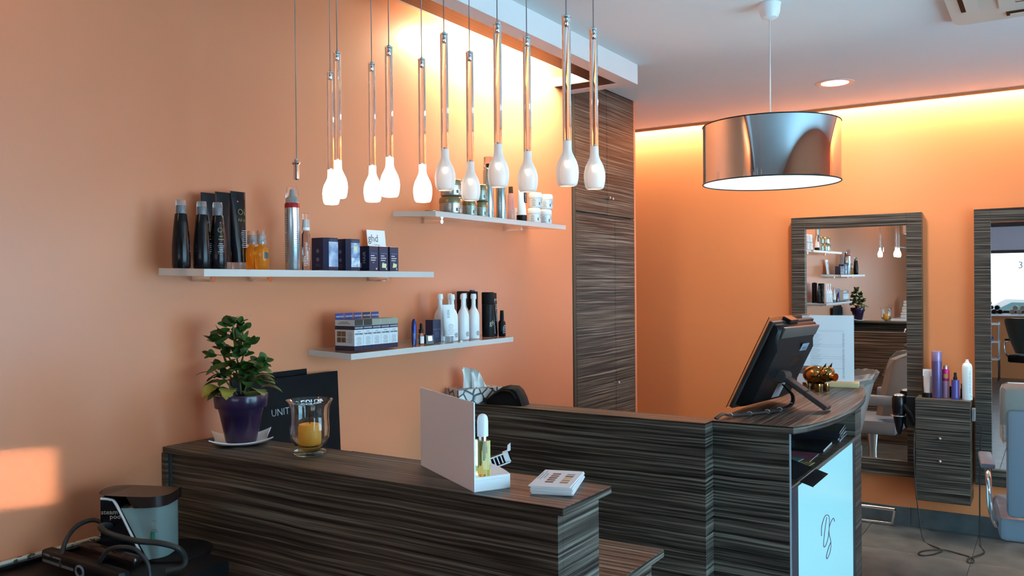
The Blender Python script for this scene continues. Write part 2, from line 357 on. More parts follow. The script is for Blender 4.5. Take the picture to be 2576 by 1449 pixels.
# ================================================================ MIRRORS ON THE BACK WALL
MIR=mat('mirror_silver',(.93,.95,.95),.0,1)
def mirror(x0,lbl,MTZ,MTX=R(.18)):
    W=.844; t=thing('wall_mirror',lbl,'mirror',(x0,6.19,.34),0,'framed mirrors on the back wall'); y0,y1=-.0,.069
    G().box(0,.0925,y0,y1,0,1.767,bev=.001).ob('frame_rail',WOOD,t); G().box(W-.0925,W,y0,y1,0,1.767,bev=.001).ob('frame_rail',WOOD,t)
    G().box(.093,W-.093,y0,y1,1.684,1.767,bev=.001).ob('frame_rail',WOOD,t); G().box(.093,W-.093,y0,y1,0,.105,bev=.001).ob('frame_rail',WOOD,t)
    # the glass sits a trifle out of square in its frame
    g=G().box(-.338,.338,0,.004,-.795,.795); g.ob('mirror_glass',MIR,t,(W/2,.020,.895),(MTX,0,MTZ))
    G().box(.0926,W-.0926,.035,.0685,.02,1.70).ob('backing',BLACKM,t)
    return t
mirror(.747,'tall mirror in a grey-brown frame behind the reception counter',R(-1.25))
mirror(1.897,'tall mirror in a grey-brown frame at the right edge, right of the drawer unit',R(-.15))

# ================================================================ ACRYLIC SHELVES
LITEDGE=mat('lit_acrylic_edge',(1,.97,.93),.2,trans=.5,ior=1.2)  # whitish half-clear edges stand in for light refracted in the clear acrylic
def shelf(name_l,y0,y1,z,d,tilt,pegs):
    t=thing('acrylic_shelf',name_l,'shelf',(.001,y0,z),0,'clear acrylic wall shelves'); t.rotation_euler=(0,math.atan(tilt),0)
    g=G().box(0,d,0,y1-y0,-.022,0); g.m=[0,0,1,1,0,1]; g.ob('shelf_board',[CLEAR,LITEDGE],t)
    for p in pegs:
        g=G(); g.tube([(-.0005,p,-.032),(.10,p,-.032)],.009,12); g.ob('peg',CLEAR,t)
        g=G(); g.tube([(.10,p,-.032),(.106,p,-.032)],.0095,12); g.ob('peg_cap',CHROME,t)
    return t
shelf('long clear acrylic shelf on the left, under the black bottles and navy boxes',1.6225,2.7235,1.7095,.2166,.028,(.12,.35,.95))
shelf('clear acrylic shelf highest up, carrying gold and white jars',2.7273,3.81,1.9612,.2262,.05,(.2,.85))
shelf('lowest clear acrylic shelf, under the white bottles and boxed fibres',2.2422,3.3196,1.4153,.215,.04,(.15,.32,.82))
zm=lambda x:1.7095-.028*x+.0006
zu=lambda x:1.9612-.05*x+.0006
zl=lambda x:1.4153-.04*x+.0006

# ---- bottles on the long left shelf
SMOKE=mat('clear_grey_plastic',(.75,.78,.8),.08,trans=.85,ior=1.3)
def dark_bottle(x,y,lbl,turn,sc_=1.0):
    t=thing('shampoo_bottle',lbl,'bottle',(x,y,zm(x)),turn,'black shampoo bottles on the left shelf')
    G().lathe(solid([(.024,0),(.0265,.004),(.0268,.04),(.0262,.07),(.024,.10),(.0205,.135),(.0175,.163),(.016,.165)]),28).ob('bottle_body',BLACKG,t)
    g=G().lathe(solid([(.0145,.1655),(.0145,.170),(.0148,.198),(.0135,.206)]),20); c=g.ob('cap',SMOKE,t)
    g=G().lathe([(.0108,.167),(.0108,.19)],16); g.ob('cap_insert',mat('blue_grey_insert',(.08,.11,.16),.4),c)
    g=G(); r=.0212
    text_cyl(g,'Oi',.022,r+.0021,-.25,.112,0); bars_cyl(g,r+.0040,-.25,.098,.02,2,.009,.003)
    lab(g.ob('gold_lettering',GOLDINK,t),'dull gold letters')
    g=G(); bars_cyl(g,.0266,-.3,.076,.022,9,.0062,.0014); bars_cyl(g,.0271,2.9,.06,.004,6,.009,.004); g.ob('small_print',LINK,t)
    G().ball((.0188*cos(-.25),.0188*sin(-.25),.142),.0022,.0022,.0022,8,6).ob('pink_dot',REDD,t)
    return t
dark_bottle(.112,1.622,'black tapered shampoo bottle at the left end of the left shelf',1.2)
dark_bottle(.13,1.683,'black tapered shampoo bottle in the middle of the three on the left shelf',1.05)
dark_bottle(.142,1.732,'black tapered shampoo bottle rightmost of the three, with a gold Oi in view',.0)
def tube_geo(w,d,h0,h1,seg=20,rows=8,crimp=.001):
    g=G(); vs=[]; fs=[]
    for i in range(rows+1):
        u=i/rows; ww=w/2*(1-.0*u); dd=d/2*(1-u)**.7+crimp*u
        ww=d/2*(1-u)+w/2*u if u<.25 else ww*(.9+.1*u)
        if u<.25: ww=max(ww,w/2*.82)
        for k in range(seg): a=2*pi*k/seg; vs.append((dd*cos(a),ww*sin(a),h0+(h1-h0)*u))
    for i in range(rows):
        for k in range(seg): fs.append((i*seg+k,i*seg+(k+1)%seg,(i+1)*seg+(k+1)%seg,(i+1)*seg+k))
    g.add(vs,fs,0,True); g.add(vs[:seg],[tuple(range(seg))[::-1]]); g.add(vs[-seg:],[tuple(range(seg))])
    return g
def dark_tube(x,y,h,lbl,front):
    t=thing('cream_tube',lbl,'tube',(x,y,zm(x)),0,'black cream tubes behind the shampoo bottles')
    tube_geo(.062,.042,.022,h).ob('tube_body',BLACKG,t)
    G().lathe(solid([(.0215,0),(.023,.002),(.0235,.021)]),24).ob('cap',SMOKE,t)
    if front:
        g=G(); M=frame((.0145,.002,.178),(0,1,0),(-.105,0,1)); text(g,'Oi',.03,M); text(g,'All in',.016,M@Matrix.Translation((0,-.022,0)))
        lab(g.ob('gold_lettering',GOLDINK,t),'dull gold letters')
        g=G(); bars(g,frame((.0192,.008,.125),(0,1,0),(-.08,0,1)),.026,9,.0068,.0016); g.ob('small_print',LINK,t)
        G().ball((.008,-.008,.222),.0012,.003,.003,8,6).ob('pink_dot',REDD,t)
dark_tube(.055,1.768,.242,'black cream tube standing on its cap, leftmost and mostly behind a bottle',0)
dark_tube(.055,1.822,.249,'black cream tube standing on its cap, middle of three, half hidden',0)
dark_tube(.058,1.880,.256,'black cream tube with gold Oi lettering, nearest the amber bottles',1)
AMB=mat('amber_liquid',(.95,.42,.04),.05,trans=.75,ior=1.33)
for x,y,l in ((.07,1.925,'amber oil bottle on the left, tucked behind the black tube'),(.13,1.914,'amber oil spray bottle in front, with a small dark label')):
    t=thing('oil_bottle',l,'bottle',(x,y,zm(x)),0,'amber oil bottles on the left shelf')
    G().lathe(solid([(.021,0),(.0235,.003),(.024,.055),(.0235,.066),(.02,.073),(.010,.077),(.0098,.083)]),28).ob('bottle_body',AMB,t)
    c=G().lathe(solid([(.0125,.083),(.0125,.094),(.010,.096),(.0098,.112),(.0085,.114)]),20).ob('spray_head',mat('milky_plastic',(.75,.75,.76),.2,trans=.4),t)
    G().lathe([(.0146,.0835),(.0146,.124),(.013,.128),(.0001,.128)],20).ob('clear_cap',CLEAR,t)
    g=G().lathe([(.0243,.035),(.0243,.056)],6,(0,0),0,-.35,.35); g.ob('label_patch',mat('teal_black_label',(.03,.06,.06),.4),t)
t=thing('mousse_can','tall silver mousse can with a red shoulder band','can',(.13,2.05,zm(.13)),0)
G().lathe(solid([(.0235,0),(.0255,.003),(.0255,.212)]),32).ob('can_body',mat('satin_silver',(.50,.57,.62),.24,.85),t)
G().lathe([(.0256,.2122),(.0256,.222),(.0235,.229)],32).ob('red_band',mat('red_lacquer',(.35,.01,.015),.3,.2),t)
G().lathe(solid([(.0232,.2292),(.019,.236),(.018,.243),(.0085,.25),(.0065,.255),(.006,.270),(.004,.274)]),24).ob('nozzle',mat('grey_plastic',(.38,.45,.48),.4),t)
G().lathe([(.0222,.2295),(.022,.262),(.017,.284),(.0001,.289)],24).ob('clear_cap',CLEAR,t)
g=G(); bars_cyl(g,.0257,-.1,.13,.022,9,.007,.0014); bars_cyl(g,.0257,-1.7,.19,.016,22,.0075,.0016); g.ob('small_print',INK,t)
g=G().lathe([(.0258,.014),(.0258,.024)],3,(0,0),0,-1.75,-1.4); g.ob('hazard_mark',mat('orange_sign',(.8,.35,.03),.5),t)
t=thing('spray_bottle','slim clear spray bottle with a clear cap beside the silver can','bottle',(.13,2.112,zm(.13)),0)
G().lathe(solid([(.0135,0),(.0145,.002),(.0145,.125),(.010,.132),(.0095,.137)]),24).ob('bottle_body',CLEAR,t)
G().lathe(solid([(.0115,.137),(.0135,.139),(.0135,.149),(.009,.152),(.008,.176)]),18).ob('pump',WHITE,t)
G().lathe([(.0138,.149),(.0125,.197),(.0001,.199)],20).ob('clear_cap',CLEAR,t)
g=G(); text_cyl(g,'control',.016,.0147,-.35,.072,0,True); bars_cyl(g,.0147,-.9,.045,.014,6,.006,.002); g.ob('white_lettering',WHITE,t)
def bluebox(x,y,lbl,variant):
    t=thing('treatment_box',lbl,'box',(x,y,zm(x)),0,'large navy boxes on the left shelf')
    w,d,h=.074,.07,.115; c=.014
    poly=[(-d/2,-w/2),(d/2-c,-w/2),(d/2,-w/2+c),(d/2,w/2-c),(d/2-c,w/2),(-d/2,w/2)]
    G().prism(poly,0,h).ob('carton',NAVY,t)
    g=G().add([(d/2+.0006,-w/2+c,.012),(d/2+.0006,w/2-c,.012),(d/2+.0006,w/2-c,.101),(d/2+.0006,-w/2+c,.101)],[(0,1,2,3)])
    g.ob('window_panel',noisy('frosty_print_%d'%variant,(.12,.22,.42),(.55,.65,.78),38 if variant else 22,.25,detail=2),t)
    g=G()
    for z in (.068,.038): g.lathe([(.0001,0),(.0075,0)],14,M=Matrix.Translation((-.005,-w/2-.0004,z))@Matrix.Rotation(R(90),4,'X'),sm=False)
    bars(g,frame((-.005,-w/2-.0004,.02),(1,0,0),(0,0,1)),.03,2); text(g,'NANO',.011,frame((d/2+.0008,0,.103),(0,1,0),(0,0,1)))
    g.ob('grey_print',mat('slate_ink',(.12,.17,.24),.5),t)
    if variant:
        G().add([(d/2+.0016,-.011,.072),(d/2+.0016,.008,.071),(d/2+.0016,.008,.088),(d/2+.0016,-.011,.089)],[(0,1,2,3)]).ob('price_sticker',NOTE,t)
        G().add([(d/2+.0012,-.022,.013),(d/2+.0012,.022,.013),(d/2+.0012,.022,.044),(d/2+.0012,-.022,.046)],[(0,1,2,3)]).ob('photo_print',noisy('pale_photo',(.75,.8,.84),(.2,.35,.55),60,.3),t)
bluebox(.135,2.205,'large navy box with a frosty blue front, left of the pair',0)
bluebox(.135,2.318,'large navy box with a yellow price sticker high on its front',1)
for i,(y,l) in enumerate(((2.418,'small navy box directly right of the large stickered box'),(2.474,'small navy box in the middle, sticker low on its front'),(2.535,'small navy box rightmost on the left shelf, with a tilted sticker'))):
    t=thing('serum_box',l,'box',(.14,y,zm(.14)),0,'small navy boxes on the left shelf')
    G().box(-.03,.03,-.0255,.0255,0,.093,bev=.0008).ob('carton',NAVY,t)
    g=G(); text(g,'Repairing',.0085,frame((.0306,0,.064),(0,1,0),(0,0,1))); g.ob('blue_title',mat('blue_ink',(.06,.25,.6),.4),t)
    g=G(); bars(g,frame((.0306,0,.055),(0,1,0),(0,0,1)),.034,3,.0085,.0035,left=True); bars(g,frame((.0306,0,.03),(0,1,0),(0,0,1)),.016,1,left=True)
    bars(g,frame((.0306,.014,.004),(0,1,0),(0,0,1)),.01,1,.01,.007); g.ob('white_print',LINK,t)
    if i==0:
        g=G(); text(g,'HAIR',.02,frame((.012,-.0262,.05),(0,0,1),(-1,0,0))); bars(g,frame((-.012,-.0262,.012),(1,0,0),(0,0,1)),.008,1,.01,.018); g.ob('side_print',LINK,t)
    else:
        s=.3*(i-1); G().add([(.0312,-.012+.003*s,.012),(.0312,.012,.011+.01*s),(.0312,.014,.027),(.0312,-.010+.01*s,.029)],[(0,1,2,3)]).ob('price_sticker',NOTE,t)
t=thing('price_card','small white card printed ghd, leaning behind the navy boxes','card',(.045,2.588,zm(.05)),0); t.rotation_euler=(0,R(-6),0)
G().box(-.001,.001,-.054,.054,0,.165).ob('card',WHITED,t)
g=G(); text(g,'ghd',.042,frame((.0014,-.02,.118),(0,1,0),(0,0,1))); bars(g,frame((.0014,.0,.104),(0,1,0),(0,0,1)),.06,1,.01,.0018); bars(g,frame((.0014,-.02,.085),(0,1,0),(0,0,1)),.05,5,.011,.0018,left=True); bars(g,frame((.0014,.035,.09),(0,1,0),(0,0,1)),.014,5,.011,.0018)
g.ob('lettering',INK,t)

# ---- top shelf
GOLDJ=mat('champagne_lid',(.30,.24,.13),.25,.7); SILJ=mat('champagne_silver',(.42,.42,.38),.25,.75); GRNJ=mat('grey_green_jar',(.33,.36,.30),.3,.4)
t=thing('flat_tin','tiny flat gold tin near the left end of the top shelf','tin',(.10,2.862,zu(.1)),0)
G().lathe(solid([(.03,0),(.031,.002),(.031,.009),(.027,.011)]),24).ob('lid',GOLDJ,t)
def jar(x,y,z,r,h,bm,lm,lbl,grp,small=False):
    t=thing('cream_jar',lbl,'jar',(x,y,z),0,grp)
    k=h*.62
    G().lathe(solid([(r*.86,0),(r*.95,h*.04),(r*.97,h*.08),(r*.97,k)]),32).ob('jar_body',bm,t)
    G().lathe(solid([(r,k+.0006),(r,k+.004),(r*.99,h*.82),(r*.93,h*.93),(r*.80,h*.985),(r*.5,h*1.0)]),32).ob('lid',lm,t)
    g=G(); bars_cyl(g,r*.975,.1,k*.8,r*.7,3,.007,.002); g.lathe([(r*.976,k*.25),(r*.976,k*.55)],4,(0,0),0,-.5,-.3); bars_cyl(g,r*.975,-1.3,k*.8,r*.7,5,.007,.002)
    g.ob('label_print',INK,t)
GJ='gold and silver jars on the top shelf'
jar(.12,2.974,zu(.12),.0525,.078,SILJ,GOLDJ,'wide silver jar with a gold lid at the bottom left of the top shelf stack',GJ)
jar(.12,2.980,zu(.12)+.0786,.050,.076,SILJ,GOLDJ,'wide silver jar stacked on top of the other wide one',GJ)
jar(.14,3.087,zu(.14),.033,.075,GRNJ,GOLDJ,'small grey-green jar, left one of the lower small pair',GJ)
jar(.13,3.190,zu(.13),.033,.075,GRNJ,GOLDJ,'small grey-green jar right beneath another, beside the silver cans',GJ)
jar(.13,3.186,zu(.13)+.0756,.033,.076,GRNJ,GOLDJ,'small grey-green jar stacked highest of the small ones',GJ)
for x,y,h,l in ((.12,3.265,.265,'tall silver hairspray can, left of two behind the hanging lamps'),(.14,3.341,.262,'tall silver hairspray can, right of two beside the pink bottle')):
    t=thing('hairspray_can',l,'can',(x,y,zu(x)),0,'silver hairspray cans on the top shelf')
    G().lathe(solid([(.0235,0),(.0245,.003),(.0245,.222),(.021,.232),(.016,.236)]),28).ob('can_body',mat('teal_silver',(.35,.46,.48),.22,.85),t)
    G().lathe(solid([(.010,.2365),(.008,.242),(.007,.254)]),14).ob('spray_nozzle',DGREY,t)
    G().lathe([(.0215,.2365),(.0205,h+.018),(.018,h+.022),(.0001,h+.022)],24).ob('clear_cap',CLEAR,t)
    g=G(); bars_cyl(g,.0247,-1.4,.19,.014,18,.009,.002); bars_cyl(g,.0247,.3,.06,.01,3,.012,.002); g.ob('small_print',INK,t)
t=thing('lotion_bottle','slim pink clear bottle with a brown cap beside the silver cans','bottle',(.16,3.396,zu(.16)),0)
G().lathe(solid([(.0165,0),(.0175,.003),(.0175,.115),(.013,.125),(.011,.128)]),24).ob('bottle_body',mat('pink_liquid',(.9,.55,.5),.05,trans=.6,ior=1.33),t)
G().lathe(solid([(.0115,.1285),(.0115,.158),(.0105,.16)]),18).ob('cap',mat('brown_cap',(.10,.05,.02),.3),t)
g=G(); bars_cyl(g,.0177,-.5,.10,.012,9,.009,.002); g.ob('small_print',INK,t)
t=thing('cream_box','small cream box with a dark square on its front','box',(.10,3.512,zu(.1)),0)
G().box(-.02,.02,-.026,.026,0,.066,bev=.001).ob('carton',mat('cream_card',(.70,.68,.56),.5),t)
G().add([(.0205,-.004,.036),(.0205,.006,.036),(.0205,.006,.048),(.0205,-.004,.048)],[(0,1,2,3)]).ob('dark_square',INK,t)
t=thing('styling_tube','white tube standing on a black cap with black upper bands','tube',(.17,3.475,zu(.17)),0)
tube_geo(.056,.046,.030,.150).ob('tube_body',WHITE,t)
G().lathe(solid([(.0245,0),(.0255,.002),(.0255,.0295)]),24).ob('cap',BLACK,t)
g=G(); M=frame((.0150,.012,.121),(0,0,1),(0,-1,0)); g.box(-.031,.031,-.012,.010,-.002,.0005,M=M); g.ob('black_band',BLACKM,t)
g=G(); text(g,'CHARLIE',.014,M@Matrix.Translation((0,-.006,.001))); g.ob('lettering',WHITE,t)
WJ='white jars at the right end of the top shelf'; WJM=mat('white_jar',(.72,.78,.80),.25)
jar(.14,3.642,zu(.14),.034,.077,WJM,WJM,'white jar at lower left of the four white jars',WJ)
jar(.14,3.752,zu(.14),.034,.077,WJM,WJM,'white jar at lower right, nearest the end of the top shelf',WJ)
jar(.14,3.655,zu(.14)+.0776,.035,.077,WJM,WJM,'white jar at upper left of the four white jars',WJ)
jar(.14,3.762,zu(.14)+.0776,.035,.077,WJM,WJM,'white jar at upper right of the four white jars',WJ)

# ---- lowest shelf
FL=['first from the left, brown swatches on its side','second from the left, dark top','third from the left, pale green top','fourth from the left, pale green top','rightmost, beside the bright reflection']
BW=.0485
for i in range(5):
    y=2.287+BW*i; d=.095; x1=.19-.000*i
    t=thing('fibre_box','white and navy hair fibre box, '+FL[i],'box',(x1,y,zl(x1-d)),0,'boxed hair fibres on the lowest shelf')
    w=BW-.001
    G().box(-d,0,0,w,0,.113).ob('carton',mat('pale_carton',(.62,.68,.71),.35),t)
    g=G(); e=.0006
    g.box(-d-.0003,e,-e,w-.0002,.0,.018); g.box(-d-.0003,e,-e,w-.0002,.077,.091)
    g.ob('navy_band',mat('navy_print',(.015,.018,.05),.35),t)
    g=G().box(-d+.002,e,.001,w-.001,.0915,.1136); g.ob('lid_panel',mat('dark_green_foil' if i<2 else 'pale_green_foil',(.05,.055,.045) if i<2 else (.30,.36,.30),.3,.3),t)
    g=G(); text(g,'NANOGEN',.0085,frame((.0012,w/2,.081),(0,1,0),(0,0,1)),bold=.0002); g.ob('brand_lettering',LINK,t)
    g=G(); text(g,'HAIR FIBRES',.0075,frame((.0012,w/2,.059),(0,1,0),(0,0,1)),bold=.0003); bars(g,frame((.0012,w/2,.069),(0,1,0),(0,0,1)),.03,1); bars(g,frame((.0012,w/2,.048),(0,1,0),(0,0,1)),.03,6,.005,.0012); g.ob('grey_print',INK,t)
    if i==0:
        g=G()
        for a,b in ((-.085,.052),(-.062,.052),(-.085,.03),(-.062,.03)): g.box(a,a+.020,-.0012,0,b,b+.019)
        g.ob('hair_swatch',noisy('brown_swatches',(.10,.04,.015),(.25,.13,.06),40,.5),t)
        g=G(); bars(g,frame((-.05,-.0009,.104),(1,0,0),(0,0,1)),.07,2,.006,.002); bars(g,frame((-.022,-.0009,.066),(1,0,0),(0,0,1)),.03,7,.006,.0014); g.ob('side_print',INK,t)
    yc=w/2; g=G().box(-d-.001,-d+.0005,yc-.021,yc+.021,.113,.136); tb=g.ob('hang_tab',mat('blue_tab',(.03,.06,.25) ,.3) if i!=3 else NAVY,t)
    g=G(); text(g,'NANOGEN',.008,frame((-d+.0011,yc,.121),(0,1,0),(0,0,1)),bold=.0002); g.ob('tab_lettering',LINK,tb)
t=thing('blue_tube','slim dark blue capsule standing upright beside the dropper','tube',(.17,2.652,zl(.17)),0)
G().lathe(solid([(.0085,0),(.0092,.001),(.0098,.035),(.0098,.075),(.0085,.093),(.0055,.103),(.002,.1065)]),20).ob('tube_body',mat('metal_blue',(.02,.045,.22),.25,.5),t)
g=G(); text_cyl(g,'NANOGEN',.011,.0099,-.5,.03,0,True); g.ob('lettering',LINK,t)
t=thing('dropper_bottle','small clear dropper bottle with a black rubber bulb','bottle',(.17,2.697,zl(.17)),0)
G().lathe(solid([(.0115,0),(.012,.001),(.012,.038),(.008,.044),(.0075,.047)]),20).ob('bottle_body',CLEAR,t)
G().lathe(solid([(.0098,.0475),(.0098,.062),(.005,.064),(.006,.072),(.0055,.082),(.002,.087)]),18).ob('dropper',BLACK,t)
G().lathe([(.0122,.006),(.0122,.034)],10,(0,0),0,-1.2,.4).ob('label_patch',WHITED,t)
t=thing('sharpener','small black angular sharpener with a steel blade','sharpener',(.165,2.748,zl(.16)),R(-20))
g=G(); g.prism([(-.016,0),(.016,0),(.013,.036),(-.010,.038)],-.018,.018,M=Matrix.Rotation(R(90),4,'X')@Matrix.Identity(4)); g.ob('body',BLACKG,t)
G().box(.0155,.0168,-.008,.010,.012,.030,M=Matrix.Rotation(R(-4),4,'Y')).ob('blade',CHROME,t)
t=thing('navy_carton','dark navy carton standing behind the white tube','box',(.14,2.812,zl(.14)),0)
G().box(-.018,.022,-.027,.027,0,.095,bev=.0008).ob('carton',NAVY,t)
g=G(); text(g,'NANOGEN',.010,frame((.0226,0,.052),(0,1,0),(0,0,1))); bars(g,frame((.0226,0,.042),(0,1,0),(0,0,1)),.036,4); g.ob('grey_print',mat('slate_ink'),t)
t=thing('white_tube','white cream tube on a clear cap in front of the white bottles','tube',(.178,2.872,zl(.178)),R(-25))
tube_geo(.058,.040,.026,.158).ob('tube_body',WHITE,t)
G().lathe(solid([(.0185,0),(.0195,.001),(.020,.0255)]),24).ob('cap',SMOKE,t)
g=G(); M=frame((.0155,-.004,.10),(0,0,1),(.0,-1,0)); text(g,'SLEEK',.014,M@Matrix.Translation((.02,0,0))); M2=frame((.0205,0,.075),(0,1,0),(-.1,0,1)); bars(g,M2,.032,8,.006,.0013); g.ob('grey_print',INK,t)
CW=mat('warm_white_plastic',(.80,.78,.72),.22)
def milk(x,y,lbl,mt=None,r=.026,pr=True):
    t=thing('milk_bottle',lbl,'bottle',(x,y,zl(x)),0,'white long-necked bottles on the lowest shelf')
    G().lathe(solid([(r*.9,0),(r,.003),(r,.098),(r*.93,.112),(r*.7,.127),(r*.45,.137),(.0095,.150),(.0092,.176)]),28).ob('bottle_body',mt or WHITE,t)
    G().lathe(solid([(.0125,.1765),(.013,.179),(.0128,.192),(.0115,.196),(.0112,.200)]),20).ob('cap',mt or WHITE,t)
    if pr:
        g=G(); text_cyl(g,'Coconut Milk',.011,r+.0003,.75,.065,0,True,.0002); bars_cyl(g,r+.0003,-.1,.032,.026,4,.0052,.0028); g.ob('grey_print',INK,t)
milk(.11,2.903,'white long-necked bottle farthest left, behind the white tube')
milk(.15,2.934,'white long-necked bottle second from left with vertical writing')
milk(.09,2.998,'white long-necked bottle standing in the back row, left one',CW,pr=False)
milk(.15,3.016,'white long-necked bottle third from left in the front row')
milk(.09,3.107,'white long-necked bottle standing in the back row, right one',CW,pr=False)
milk(.15,3.095,'white long-necked bottle rightmost, beside the black ghd cylinder')
def cyl(x,y,lbl,h,r,top=None,prnt=False):
    t=thing('styling_cylinder',lbl,'bottle',(x,y,zl(x)),0,'black cylinder bottles on the lowest shelf')
    G().lathe(solid([(r*.97,0),(r,.002),(r,h*.72)]),28).ob('bottle_body',BLACK,t)
    G().lathe(solid([(r,h*.722),(r*1.01,h*.73),(r*1.01,h*.985),(r*.95,h)]),28).ob('cap',BLACKM,t)
    if top: G().lathe(solid([(.012,h+.0006),(.0125,h+.006)]),16).ob('blue_button',mat('metal_blue'),t)
    if prnt:
        g=G(); text_cyl(g,'ghd',.032,r+.0004,.05,.055,0); text_cyl(g,'oo°oo°oo',.006,r+.0004,.5,.11,0,True); g.ob('cream_lettering',mat('cream_ink',(.5,.47,.38),.5),t)
cyl(.05,3.150,'black cylinder bottle at the back, left behind the white necks',.207,.026)
cyl(.065,3.205,'black cylinder bottle at the back with a blue button on top',.206,.026,True)
cyl(.14,3.224,'black cylinder bottle in front, printed ghd in cream',.205,.0285,None,True)
t=thing('black_tube','glossy black tube with white print between the ghd cylinder and small spray','tube',(.13,3.305,zl(.13)),0)
t.location.y=3.288
tube_geo(.046,.036,.012,.20).ob('tube_body',BLACKG,t); G().lathe(solid([(.017,0),(.0175,.0115)]),20).ob('cap',BLACKM,t)
g=G(); M=frame((.0105,0,.165),(0,1,0),(-.08,0,1)); text(g,'ghd',.016,M); bars(g,M@Matrix.Translation((0,-.022,.002)),.024,3,.008,.002); bars(g,M@Matrix.Translation((0,-.062,.004)),.02,4,.008,.002); g.ob('white_print',LINK,t)
t=thing('small_spray','small black spray bottle at the right end of the lowest shelf','bottle',(.17,3.294,zl(.17)),0)
G().lathe(solid([(.016,0),(.017,.002),(.017,.066),(.011,.075)]),22).ob('bottle_body',BLACKG,t)
G().lathe(solid([(.0095,.0755),(.0095,.09),(.0085,.118),(.0075,.121)]),18).ob('spray_head',BLACKM,t)
g=G(); bars_cyl(g,.0173,-.1,.05,.02,5,.008,.002); g.ob('white_print',LINK,t)

# ================================================================ HANGING LAMPS OVER THE COUNTER
FROSTW=mat('frosted_bright',(.9,.9,.88),.5,em=(1,.90,.76),es=4)
FROSTD=mat('frosted_soft',(.86,.80,.77),.5,em=(1,.84,.72),es=.16,alpha=.80,trans=.25)
BULB=mat('halogen_glow',(1,1,1),.5,em=(1,.88,.66),es=14)
TUBEG=mat('tube_glass',(.97,.98,.98),.0,trans=1,ior=1.33)
CORD=mat('clear_cord',(.30,.27,.26),.3,.3)
def pendant(x,y,z1,z0,bright,lbl,shade=True):
    t=thing('pendant_lamp',lbl,'lamp',(x,y,z0),0,'row of glass tube lamps hanging over the front counter')
    G().tube([(0,0,ZC-z0-.03),(0,0,z1-z0+.002)] if shade else [(0,0,ZC-z0-.03),(.002,0,.115)],.0014,6).ob('cord',CORD,t)
    if not shade:
        G().lathe(solid([(.004,.055),(.0085,.058),(.0085,.10),(.013,.104),(.013,.108),(.006,.112),(.004,.118)]),16).ob('socket',CHROME,t)
        return
    L=z1-z0-.105
    g=G().lathe([(.0078,.107),(.0078,.105+L),(.0105,.105+L),(.0105,.107),(.0078,.107)],18); g.ob('glass_tube',TUBEG,t)
    G().lathe(solid([(.006,.085+L),(.008,.088+L),(.008,.104+L),(.011,.1055+L),(.011,.109+L),(.004,.113+L)]),16).ob('tube_cap',CHROME,t)
    G().lathe(solid([(.0042,.058),(.0045,.085),(.0035,.112)]),10).ob('bulb_holder',mat('grey_ceramic',(.45,.45,.5),.5),t)
    pr=[(.0105,.1065),(.0108,.088),(.012,.080),(.0165,.070),(.0225,.058),(.0262,.044),(.0272,.032),(.0262,.018),(.0238,.006),(.021,.001),(.019,0)]
    inn=[(r-.0012,z) for r,z in pr[::-1]]
    G().lathe(pr+inn,28).ob('shade',FROSTW if bright else FROSTD,t)
    if not bright: G().ball((0,0,.053),.0055,.0055,.008,12,8).ob('bulb',BULB,t)
ROW=['leftmost','second from left','third from left','fourth from left','fifth from left','rightmost']
bk=[(.45,2.307,1.902),(.62,2.309,1.900),(.81,2.293,1.888),(.978,2.287,1.882),(1.163,2.298,1.894),(1.36,2.286,1.888)]
fr=[None,(.62,2.309,1.899),(.812,2.294,1.891),(1.0,2.299,1.896),(1.166,2.297,1.893),(1.362,2.280,1.882)]
for i,(x,a,b) in enumerate(bk): pendant(x,1.913,a,b,i<3,'glass tube lamp, %s shade, %s in the row nearer the shelves'%('dazzling' if i<3 else 'softly lit',ROW[i]))
for i,q in enumerate(fr):
    if q: pendant(q[0],1.768,q[1],q[2],i<3,'glass tube lamp, %s shade, %s in the row nearer the camera'%('dazzling' if i<3 else 'softly lit',ROW[i]))
pendant(.452,1.768,2.0,1.908,False,'bare lamp socket hanging on a long cord, without tube or shade',False)
t=thing('lamp_canopy','white ceiling plate from which the glass tube lamps hang','ceiling plate',(.9,1.84,ZC),0)
G().box(-.52,.52,-.13,.13,-.03,0,bev=.004).ob('plate',WHITE,t)


# chrome drum lamp
t=thing('drum_lamp','large chrome drum lamp with a white lining, hanging above the reception counter','lamp',(1.305,3.685,2.077),0)
def film():
    mt=mat('mirror_film',(.66,.69,.73),.03,1); nt=mt.node_tree; b=nt.nodes['Principled BSDF']; tr=nt.nodes.new('ShaderNodeBsdfTransparent'); mx=nt.nodes.new('ShaderNodeMixShader'); mx.inputs[0].default_value=.10
    out=nt.nodes['Material Output']; nt.links.new(b.outputs[0],mx.inputs[1]); nt.links.new(tr.outputs[0],mx.inputs[2]); nt.links.new(mx.outputs[0],out.inputs[0]); return mt
H=.248
G().lathe([(.286,0),(.286,H)],64).ob('outer_film',film(),t)
G().lathe([(.2845,H-.001),(.2845,.001)],64).ob('white_lining',mat('lamp_lining',(.80,.86,.84),.5,em=(.75,1,.93),es=.04),t)
for z in (0,H): G().tube([(.2855*cos(2*pi*k/64),.2855*sin(2*pi*k/64),z) for k in range(64)],.0028,6,closed=True,cap=False).ob('rim',DGREY,t)
G().ball((0,0,.105),.058,.058,.062,20,12).ob('globe_bulb',mat('globe_glow',(1,1,1),.5,em=(.95,1,.97),es=6),t)
G().tube([(0,0,.165),(0,0,.25)],.02,14).ob('lamp_holder',WHITE,t)
g=G()
for k in range(3): a=2*pi*k/3; g.tube([(0,0,H-.015),(.284*cos(a),.284*sin(a),H-.008)],.002,6)
sp=g.ob('spider',STEEL,t); sp['kind']='stuff'
